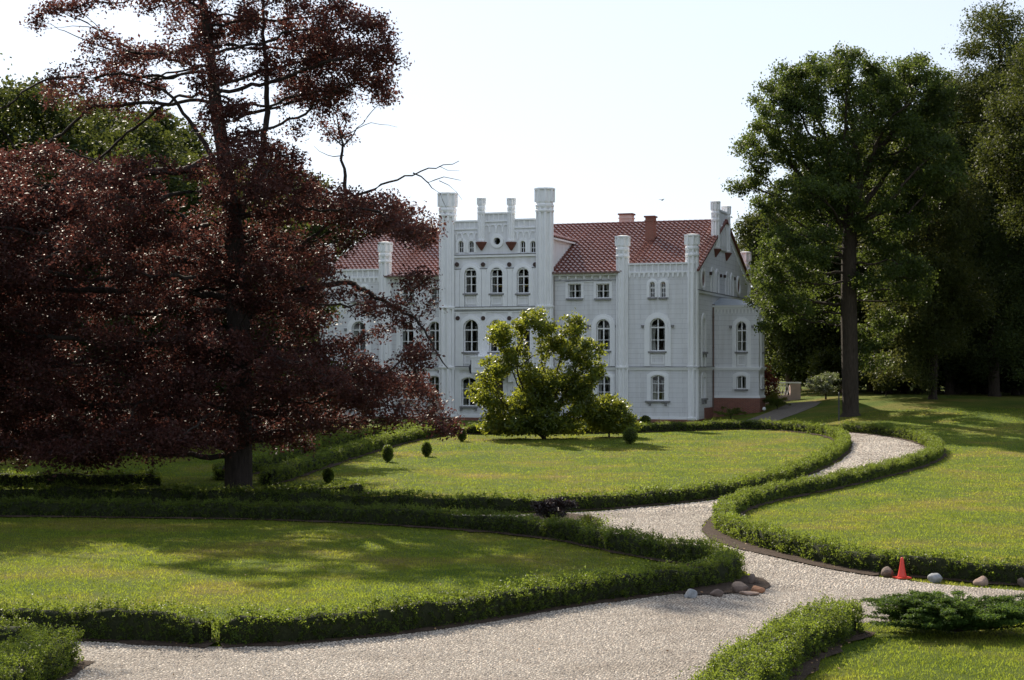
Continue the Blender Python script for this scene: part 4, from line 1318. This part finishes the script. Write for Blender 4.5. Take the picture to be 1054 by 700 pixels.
# rake of the gable: coping and dentils
for sgn in (0, 1):
    rk = MB()
    p = [(0.3, RW(.3)), (VD / 2, RW(VD / 2))]
    if sgn: p = [(VD - a, w) for a, w in p]
    (a0, w0), (a1, w1) = p
    rk.prism(FG, [(a0, w0 - .30), (a1, w1 - .30), (a1, w1 + .02), (a0, w0 + .02)], -.02, .10)
    n = 26
    for i in range(n):
        t = (i + .5) / n; a = a0 + (a1 - a0) * t; w = w0 + (w1 - w0) * t - .30
        rk.box(FG, a - .09, a + .09, w - .24, w + .02, -.02, .085)
    rk.build('rake_moulding', M['trim'], house)

# roof ---------------------------------------------------------
def tiled_slope(P0, along, upd, L, S, pitch_w=.37, row=.56, amp=.10, lap=.10):
    """pantile surface: rolls across, each row lapping over the one below"""
    along = np.array(along, float); upd = np.array(upd, float)
    nrm = np.cross(along, upd); nrm /= np.linalg.norm(nrm)
    if nrm[2] < 0: nrm = -nrm
    na = int(L / pitch_w) * 8; rows = int(S / row)
    a = np.linspace(0, L, na + 1)
    prof = np.array([0, .42, .80, 1, .92, .62, .28, .06])[np.arange(na + 1) % 8] * amp
    V = []
    for r in range(rows + 1):
        s0, s1 = r * row, min(S, (r + 1) * row)
        for (s_, o) in ((s0, -.02), (s0, lap), (s0, lap), (s0 * .5 + s1 * .5, lap * .5), (s1, 0.0)):
            V.append(np.array(P0) + a[:, None] * along + s_ * upd + (prof + o)[:, None] * nrm)
    V = np.concatenate(V); m = na + 1
    I_ = np.arange((rows + 1) * 5 * m).reshape(rows + 1, 5, m)
    q = []
    for x0 in (0, 2, 3):
        A, B = I_[:, x0], I_[:, x0 + 1]
        q.append(np.stack([A[:, :-1], A[:, 1:], B[:, 1:], B[:, :-1]], -1).reshape(-1, 4))
    return V, np.concatenate(q)
RIDGE = 15.55
ev, ew = -.42, EAVE - .02
def clip_roof(V, q, fn):
    c = V[q].mean(1)
    return q[fn(c)]
up_ = np.array([0, VD / 2 - ev, RIDGE - ew]); SL = np.linalg.norm(up_); up_ /= SL
V, q = tiled_slope((-uL - .05, ev, ew), (1, 0, 0), up_, uL + .30, SL)
# bays: the roof starts behind the parapet; nothing in front of the central block
def keep(c):
    u = -c[:, 0]; v = c[:, 1]
    k = ~(((u < p2u) | (u > p3u)) & (v < .26))
    k &= ~((u > cR + .02) & (u < cL - .02) & (v < .3))
    k &= ~((u < .12) & (v < .3))
    return k
q = clip_roof(V, q, keep)
roof = link('roof', np_mesh('roof', V, q), M['tile'], house, True)
Vb, qb = tiled_slope((-uL - .05, VD + .42, ew), (1, 0, 0), up_ * np.array([1, -1, 1]), uL + .30, SL, pitch_w=.6, row=.8)
rb = link('rear_slope', np_mesh('rear_slope', Vb, qb), M['tile'], roof, True)
r_ = MB()
for i in range(int((uL + .3) / .42)):
    x0 = -uL - .05 + i * .42
    V = []
    for xx, rr in ((x0, .15), (x0 + .44, .125)):
        for t in np.linspace(0, math.pi, 7): V.append((xx, VD / 2 + rr * math.cos(t), RIDGE - .02 + rr * math.sin(t)))
    r_.add(V, [(j, j + 1, 8 + j, 7 + j) for j in range(6)] + [tuple(range(7)), tuple(range(7, 14))[::-1]])
r_.build('ridge_tile', M['tile'], roof)
# verge boards over the gable
for sgn in (0, 1):
    r_ = MB()
    p = [(-.1, ew + .14), (VD / 2, RIDGE)]
    if sgn: p = [(VD - a, w) for a, w in p]
    (a0, w0), (a1, w1) = p
    r_.prism(FG, [(a0, w0 - .10), (a1, w1 - .10), (a1, w1 + .07), (a0, w0 + .07)], .11, .27)
    r_.build('verge', M['terra'], roof)
# cross roof of the central block
um = (cR + cL) / 2
CR_ = CE + 1.45
for sg in (1, -1):
    half = (cL - cR) / 2 + .25
    u2 = np.array([-sg * -1.0 * half, 0, CR_ - CE]); S2 = np.linalg.norm(u2); u2 /= S2
    P0 = (-um - sg * half, -.1, CE)
    u2 = np.array([sg * half, 0, CR_ - CE]) / S2
    V, q = tiled_slope(P0, (0, 1, 0), u2, 10.2, S2)
    link('cross_slope', np_mesh('cross_slope', V, q), M['tile'], roof, True)
    b = MB(); a = um + sg * (half - .12)
    b.box(Face('front', 0), a - .10, a + .10, CE - .14, CE - .01, -7.2, .0); b.build('eaves_board', M['trim'], roof)
for a0, a1 in ((p2u + .1, cR), (cL, p3u - .1)):
    gt = MB(); gt.box(Face('front', ev - .10), a0, a1, EAVE - .02, EAVE + .10, -.06, .08); gt.build('gutter', M['pipe'], roof)
# chimneys
def chimney(x, yb, yt, v, wx, wy, mat, capmat):
    u = u_at(x, v); Y = H0[1] + u * HS + v * HC
    wt = w_at(yt, u, v); w0 = w_at(yb, u, v) - .8
    f_ = Face('front', v)
    b = MB(); b.box(f_, u - wx / 2, u + wx / 2, w0, wt - .12, -wy / 2, wy / 2)
    b.box(f_, u - wx / 2 - .06, u + wx / 2 + .06, wt - .42, wt - .34, -wy / 2 - .06, wy / 2 + .06)
    o = b.build('chimney', mat, roof)
    b = MB(); b.box(f_, u - wx / 2 - .09, u + wx / 2 + .09, wt - .12, wt, -wy / 2 - .09, wy / 2 + .09); b.build('chimney_cap', capmat, o)
chimney(669.8, 245, 222.5, 6.2, .68, .75, M['redbrick'], M['terra'])
chimney(434.2, 257, 234.5, 6.2, .60, .75, M['redbrick'], M['terra'])
chimney(645, 232, 220, 11.6, 1.05, .8, M['pinkcap'], M['terra'])

# polygonal bay on the gable side -------------------------------
APX = 3.53; vb = va + 2.3; vc = va + 4.8; vd = VD - va
poly = [(0, va), (APX, va), (APX, vb), (APX - 1.3, vc + .6), (0, vc + 1.6)]      # (x out from the gable, v)
HT = 8.42
FA = Face('front', va)
au, av_ = u_at(763.4, va), None
wpx(FA, 'apse', 763.4, 10.4, 331, 362, 'round', sur=.33, leg=378.3, sill=True, apron=True, hood=True, panes=(2, [.34, .70]))
wpx(FA, 'apse', 763.2, 10.2, 386.5, 400.5, 'segment', sur=.28, sill=True, panes=(2, []))
FS = Face('gable', -APX)
vm = (va + vb) / 2
window(FS, 'apse_side', vm - .38, vm + .38, 5.2, 7.5, 'round', sur=.28, leg=U_STR, panes=(2, [.34, .70]))
window(FS, 'apse_side', vm - .36, vm + .36, 2.4, 3.3, 'segment', sur=.25, panes=(2, []))
ap = MB()
WB = 1.72
ap.panel(FA, [(-APX, WB), (0, WB), (0, HT), (-APX, HT)], HOLES['apse'], .3)
ap.panel(FS, [(va, WB), (vb, WB), (vb, HT), (va, HT)], HOLES['apse_side'], .3)
for (x0, v0), (x1, v1) in ((poly[2], poly[3]), (poly[3], poly[4])):
    ap.add([(x0, v0, WB), (x1, v1, WB), (x1, v1, HT), (x0, v0, HT)], [(0, 1, 2, 3)])
bay = ap.build('bay_wall', M['ashlar'], house)
def polyband(mb, grow_, w0, w1):
    cx_, cv = 1.0, (va + vc) / 2
    g = []
    for x, v in poly:
        dx, dv_ = x - cx_, v - cv
        L_ = math.hypot(dx, dv_)
        g.append((x + (grow_ * 1.25 if x > .5 else 0) * (1 if dx > 0 else -1), v + grow_ * (1 if dv_ > 0 else -1)))
    n = len(g)
    mb.add([(x, v, w0) for x, v in g] + [(x, v, w1) for x, v in g], [(i, (i + 1) % n, n + (i + 1) % n, n + i) for i in range(n)] + [tuple(range(n))[::-1], tuple(range(n, 2 * n))])
b = MB(); polyband(b, .07, -1.2, WB - .02); b.build('plinth', M['redbrick'], house)
b = MB(); polyband(b, .10, U_STR - .24, U_STR - .12); polyband(b, .15, U_STR - .118, U_STR - .002); polyband(b, .08, WB - .018, WB + .16)
polyband(b, .10, HT + .002, HT + .16); polyband(b, .24, HT + .162, HT + .30)
n = 13
for i in range(n):
    a = -.15 - i * (APX - .3) / (n - 1)
    b.prism(FA, [(a - .07, HT), (a + .07, HT), (a + .04, HT - .32), (a - .04, HT - .32)], -.02, .08)
for i in range(8):
    a = va + .15 + i * (vb - va - .3) / 7
    b.prism(FS, [(a - .07, HT), (a + .07, HT), (a + .04, HT - .32), (a - .04, HT - .32)], -.02, .08)
b.build('bay_cornice', M['trim'], house)
b = MB()
g = [(0, va - .28), (APX + .30, va - .28), (APX + .30, vb + .1), (APX - 1.1, vc + .9), (0, vc + 1.9)]
apx = [(0.0, va + 2.6, 9.42), (APX - 2.2, va + 2.6, 9.25)]
V = [(x, v, HT + .302) for x, v in g] + apx
b.add(V, [(0, 1, 6, 5), (1, 2, 6), (2, 3, 6), (3, 4, 5, 6)])
br_ = b.build('bay_roof', M['zinc'], house)
b = MB()
px_, py_ = .08, va - .09
b.ngon(px_, py_, [(.055, .9), (.055, 8.6)], 8); b.ngon(px_, py_, [(.09, 8.6), (.13, 8.8)], 8)
for w in (2.5, 5.5, 7.8): b.ngon(px_, py_, [(.075, w), (.075, w + .06)], 8)
b.build('downpipe', M['pipe'], house)
b = MB(); x_, y_ = -(cR - .22), -.10
b.ngon(x_, y_, [(.05, .3), (.05, 10.9)], 8); b.build('downpipe', M['pipe'], house)

# ------------------------------------------------------------ small plants, stones, cone, wall
def ball(label, px, py, wpx_, hpx, group='small clipped box balls on the oval lawn', leaf=.05):
    x, y, z = at(px, py)
    rx = wpx_ / F * y / 2; h = hpx / F * y
    t = thing('topiary_ball', label, 'topiary', (x, y, z), 0, group)
    n = 1500
    d = rng.normal(size=(n, 3)); d /= np.linalg.norm(d, axis=1)[:, None]
    P = d * np.array([rx, rx, h * .48]) * (1 + .06 * rng.normal(size=(n, 1))) + np.array([0, 0, h * .52])
    LV, LF = leaf_arrays(P, leaf * 1.3, .3, .6)
    link('foliage', np_mesh('foliage', LV, LF), M['box'], t)
    b = MB(); b.ngon(0, 0, [(.05, -.05), (.05, h * .3)], 6)
    b.ngon(0, 0, [(rx * .3, h * .12), (rx * .8, h * .35), (rx * .85, h * .6), (rx * .4, h * .9)], 10)
    b.build('stem', M['hedgecore'], t)
ball('small box ball below the slanting hedge end, third from the manor', 399, 475.5, 11, 17)
ball('dark box ball nearest the beech trunk on the shaded edge of the lawn', 338, 497, 11, 15)
ball('box ball partly behind hanging purple beech leaves', 439, 470, 10, 15)
ball('box ball at the end of the slanting hedge, closest to the manor plinth', 475.5, 454.5, 9, 14)
ball('box ball at the left foot of the yellow-green tree', 512, 448, 9, 13)
ball('box ball at the right foot of the darker shrub', 648.5, 457, 15, 17)
ball('dome of clipped box against the manor plinth below the corner bay', 664, 437, 11, 9)

def shrub(name, label, px, py, wpx_, hpx, leafm, leaf, n, cat='shrub', Y=None, natt=220, stemr=None, wide=1.0):
    if Y is None: x, y, z = at(px, py)
    else: x = (px - CX) / F * Y; y = Y; z = float(ground(x, y))
    w = wpx_ / F * y; h = hpx / F * y
    c = [(random.uniform(-.26, .26) * w, random.uniform(-.2, .2) * w, h * random.uniform(.35, .75), w * .26, w * .26, h * .26, 1) for _ in range(7)]
    me = tree_mesh(c, [(0, 0, -.05), (0, 0, h * .2)], stemr or .03 * h + .01, natt, max(.05, h * .07), leaf, n, tip=.004, di=h * 2, dk=h * .1, spread=h * .06, up=.4, leaf_r=.02 + .02 * h, flare=.1, clump=(w * .06, h * .06))
    return plant_tree(name, label, cat, (x, y, z), me, leafm, M['bark'], None, 0, 1, 'stems', 'foliage')
shrub('barberry_shrub', 'dark purple shrub between two box hedges at the path fork', 566, 543, 50, 36, M['barberry'], .06, 6500)
shrub('young_red_maple', 'small tree with dark red leaves beyond the right corner of the manor', 793, 398, 26, 48, M['redleaf'], .16, 1600, 'tree', 134, 160)
shrub('golden_shrub', 'yellow-green shrub beside the low white wall beyond the manor', 799, 413, 24, 16, M['yellowleaf'], .10, 2600, 'shrub', 131)
shrub('flowering_bush', 'bush sprinkled with white flowers to the left of the thick oak trunk', 850, 412, 40, 30, M['blossom'], .14, 5200, 'bush', 131)
shrub('low_bush', 'low dark bush against the brick base of the polygonal bay', 800, 424, 36, 12, M['box'], .08, 2600, 'bush', 125)
shrub('low_bush', 'small dark bush in the bed at the front corner of the gable wall', 752, 434, 40, 14, M['box'], .08, 2600, 'bush', 119.5)
shrub('low_bush', 'small bright bush at the woodland edge between the oak and lime trunks', 912, 411, 26, 24, M['lime'], .14, 2200, 'bush', 128)
# grass tuft with strap leaves
def tuft():
    x, y, z = at(604, 542)
    t = thing('ornamental_grass', 'tuft of upright narrow green leaves beside the dark purple shrub', 'plant', (x, y, z))
    V, Fc = [], []
    for i in range(150):
        a = random.uniform(0, 6.28); r = random.uniform(0, .16); h = random.uniform(.28, .62); l = random.uniform(.02, .34)
        c, s = math.cos(a), math.sin(a); b = .012
        k = len(V)
        for f_, w_ in ((0, 1), (.5, 1.1), (1, .1)):
            px_ = r * c + l * c * f_ ** 2; py_ = r * s + l * s * f_ ** 2; z_ = h * (f_ - .25 * f_ ** 2 * l / .2)
            V += [(px_ - s * b * w_, py_ + c * b * w_, z_), (px_ + s * b * w_, py_ - c * b * w_, z_)]
        Fc += [(k, k + 1, k + 3, k + 2), (k + 2, k + 3, k + 5, k + 4)]
    link('blades', py_mesh('blades', V, Fc), M['lime'], t)
    V, Fc = [], []
    P = rng.normal(size=(420, 3)) * np.array([.28, .2, .09]) + np.array([.28, -.05, .17])
    LV, LF = leaf_arrays(P, .07, .6)
    link('low_leaves', np_mesh('low_leaves', LV, LF), M['box'], t)
tuft()

# spreading juniper at the lower right
def juniper():
    x, y, z = at(985, 652)
    t = thing('juniper_shrub', 'low spreading juniper with layered dark sprays at the right edge', 'shrub', (x, y, z))
    V, Fc = [], []; LP, LA = [], []
    nodes_ = []
    for i in range(170):
        a = random.uniform(0, 6.28); L = random.uniform(.4, 1.0)
        rx, ry = (2.3 if math.cos(a) > 0 else 1.75) * L, 1.15 * L
        ex, ey = rx * math.cos(a), ry * math.sin(a)
        rise = random.uniform(.12, .66) * (1 - .25 * L)
        pts = []
        for f_ in np.linspace(0, 1, 7):
            pts.append(np.array([ex * f_, ey * f_, .05 + rise * math.sin(f_ * 1.9) + .10 * f_ * f_]))
        v2, f2 = limb_mesh(np.array(pts), [-1, 0, 1, 2, 3, 4, 5], np.linspace(.022, .004, 7))
        k = len(V); V += list(v2); Fc += [tuple(q + k for q in f) for f in f2]
        d = pts[-1] - pts[-2]; d = d / np.linalg.norm(d)
        for f_ in np.linspace(.28, 1.03, 20):
            j = min(5, int(f_ * 6)); p = pts[j] + (pts[j + 1] - pts[j]) * (f_ * 6 - j)
            for sgn in (-1, 1):
                side = np.array([-d[1], d[0], .12]) * sgn
                ln = random.uniform(.10, .26) * (1.15 - .5 * f_)
                dr = d * .8 + side * .75
                m = 14
                ff = rng.uniform(0, 1, m)
                LP.append(p + dr[None] * (ff * ln)[:, None] + rng.normal(0, .018, (m, 3))); LA.append(np.repeat(dr[None] + np.array([[0, 0, .25]]), m, 0))
    link('stems', py_mesh('stems', V, Fc), M['bark'], t)
    P = np.concatenate(LP); A = np.concatenate(LA)
    LV, LF = leaf_arrays(P, .055, .8, .38, .35, A, .55)
    link('sprays', np_mesh('sprays', LV, LF), M['juniper'], t)
juniper()

# stones
def rock(label, px, py, wpx_, hpx, mat, seed, group=None):
    x, y, z = at(px, py)
    w = .87 * wpx_ / F * y; h = .9 * hpx / F * y
    bm = bmesh.new(); bmesh.ops.create_icosphere(bm, subdivisions=3, radius=1)
    rr = np.random.default_rng(seed)
    K = rr.normal(size=(14, 3)); K /= np.linalg.norm(K, axis=1)[:, None]; D = rr.uniform(.6, 1.0, 14)
    for v in bm.verts:
        d = np.array(v.co)
        lim = min([D[i] / max(.05, d @ K[i]) for i in range(14) if d @ K[i] > .25] + [1.1])
        r = lim * (1 + .025 * math.sin(d[0] * 9 + seed) * math.sin(d[2] * 8))
        v.co = Vector((d[0] * r * w / 1.95, d[1] * r * w / 2.3, d[2] * r * h / 1.6 + h * .30))
    me = bpy.data.meshes.new('stone'); bm.to_mesh(me); bm.free()
    o = link('stone', me, mat, None, True)
    o.location = (x, y, z + .02); o.rotation_euler = (0, 0, seed)
    tag(o, label, 'stone', group)
GS = 'stones at the tip of the bent hedge'
rock('pale grey stone left of the stone heap, against the hedge', 711, 616, 17, 11, M['rock_grey'], 1, GS)
rock('broad dark brown stone in the heap, second from the pale grey one', 738, 614.5, 19, 10, M['rock_brown'], 2, GS)
rock('large dark stone in the middle of the heap at the hedge tip', 762, 611, 24, 15, M['rock_brown'], 3, GS)
rock('small upright brown stone at the top of the heap', 774, 602, 12, 12, M['rock_brown'], 5, GS)
rock('flat orange-brown stone at the right end of the heap', 780, 611, 16, 10, M['rock_orange'], 6, GS)
rock('low flat tan stone in front of the heap', 771, 613.5, 22, 6, M['rock_pink'], 9, GS)
GS2 = 'stones along the right hedge'
rock('rounded brown stone just left of the red cone', 914.5, 594.5, 19, 12, M['rock_brown'], 11, GS2)
rock('pale grey block of stone just right of the red cone', 963, 599.5, 18, 10, M['rock_grey'], 12, GS2)
rock('pinkish brown stone by the hedge, second right of the red cone', 1010.5, 603, 19, 11, M['rock_pink'], 13, GS2)
rock('brown stone at the right edge, farthest right of the red cone', 1052, 604, 14, 11, M['rock_brown'], 14, GS2)
rock('small white stone at the foot of the narrow-leaved tuft', 597, 541, 14, 7, M['rock_grey'], 15)

# traffic cone
def cone():
    x, y, z = at(928.5, 596.5)
    h = 21.5 / F * y; bw = 14 / F * y
    t = thing('traffic_cone', 'plain red traffic cone standing by the stones along the right hedge', 'traffic cone', (x, y, z + .03), .3)
    b = MB()
    p = [(bw * .44 - .02, 0), (bw * .44, .012), (bw * .42, .03)]
    b.box(Face('front', bw / 2), -bw / 2, bw / 2, 0, .035, 0, bw); b.build('base', M['cone'], t)
    b = MB()
    b.ngon(0, 0, [(bw * .36, .034), (bw * .33, .055), (bw * .20, h * .52), (bw * .115, h * .93), (bw * .09, h * .985), (bw * .05, h), (bw * .03, h - .01)], 24)
    b.build('cone_body', M['cone'], t, True)
cone()

# low garden wall beyond the house
def gwall():
    Y = 137.0
    x0, x1 = (786 - CX) / F * Y, (824 - CX) / F * Y
    z0 = float(ground((x0 + x1) / 2, Y)) - .3; zt = EYE + (HY - 394) / F * Y
    t = thing('garden_wall', 'low white wall with lattice panel beyond the right corner of the manor', 'wall', (x0, Y, z0))
    L = x1 - x0; h = zt - z0
    b = MB(); f_ = Face('front', 0)
    b.box(f_, -L * .72, 0, 0, h * .45, -.25, 0); b.box(f_, -L, -L * .72, 0, h - .06, -.3, .05)
    b.build('wall_body', M['pinkcap'], t)
    b = MB(); b.box(f_, -L - .06, 0, h - .06, h + .05, -.32, .1); b.build('coping', M['trim'], t)
    b = MB()
    n = 9
    lo, hi = h * .45, h - .06
    for i in range(n):
        a = -L * .72 * i / n; a2 = -L * .72 * (i + 1) / n
        for p, q in ((a, a2), (a2, a)):
            b.prism(f_, [(p - .02, lo), (p + .02, lo), (q + .02, hi), (q - .02, hi)], -.14 if p > q else -.139, -.10 if p > q else -.099)
    b.build('lattice', M['trim'], t)
gwall()
# thin stake beside the oak
x, y, z = at(863.5, 433)
t = thing('metal_post', 'thin grey post in the shade in front of the oak trunk', 'post', (x, y, z))
b = MB(); b.ngon(0, 0, [(.045, -.2), (.045, 1.75)], 10); b.build('shaft', M['iron'], t)
b = MB(); b.ngon(0, 0, [(.06, 1.751), (.06, 1.80), (.02, 1.85)], 10); b.build('post_cap', M['iron'], t)
x, y, z = at(786.5, 424.5)
t = thing('garden_light', 'small white globe lamp in the bed by the path beside the manor', 'garden lamp', (x, y, z))
b = MB(); b.ngon(0, 0, [(.03, -.05), (.03, .14)], 8); b.build('stem', M['iron'], t)
b = MB(); b.ngon(0, 0, [(.05, .13), (.12, .19), (.14, .27), (.11, .36), (.04, .40)], 14); b.build('globe', M['frame'], t, True)
# a small bird in the air
def bird():
    Y = 90
    p = wpt(681.5, 206, Y)
    t = thing('bird', 'tiny dark bird in flight high above the tiled roof', 'bird', tuple(p), .8)
    b = MB(); V = []
    prof = [(-.12, .006), (-.06, .022), (0, .03), (.05, .024), (.08, .018), (.11, .004)]
    for xx, r in prof:
        for j in range(8): V.append((xx, r * math.cos(j * math.pi / 4), r * math.sin(j * math.pi / 4)))
    Fc = [(i * 8 + j, i * 8 + (j + 1) % 8, i * 8 + 8 + (j + 1) % 8, i * 8 + 8 + j) for i in range(5) for j in range(8)]
    Fc += [tuple(range(8)), tuple(range(40, 48))]
    b.add(V, Fc); b.build('body', M['iron'], t)
    for s in (-1, 1):
        b = MB()
        V = [(.05, s * .02, .01), (-.05, s * .02, .012), (.045, s * .12, .05), (-.04, s * .12, .052), (-.03, s * .24, .03)]
        b.add(V + [(a, c, d + .006) for a, c, d in V], [(0, 1, 3, 2), (2, 3, 4), (5, 6, 8, 7), (7, 8, 9), (0, 2, 7, 5), (1, 6, 8, 3), (2, 4, 9, 7), (3, 8, 9, 4)])
        b.build('wing', M['iron'], t)
bird()
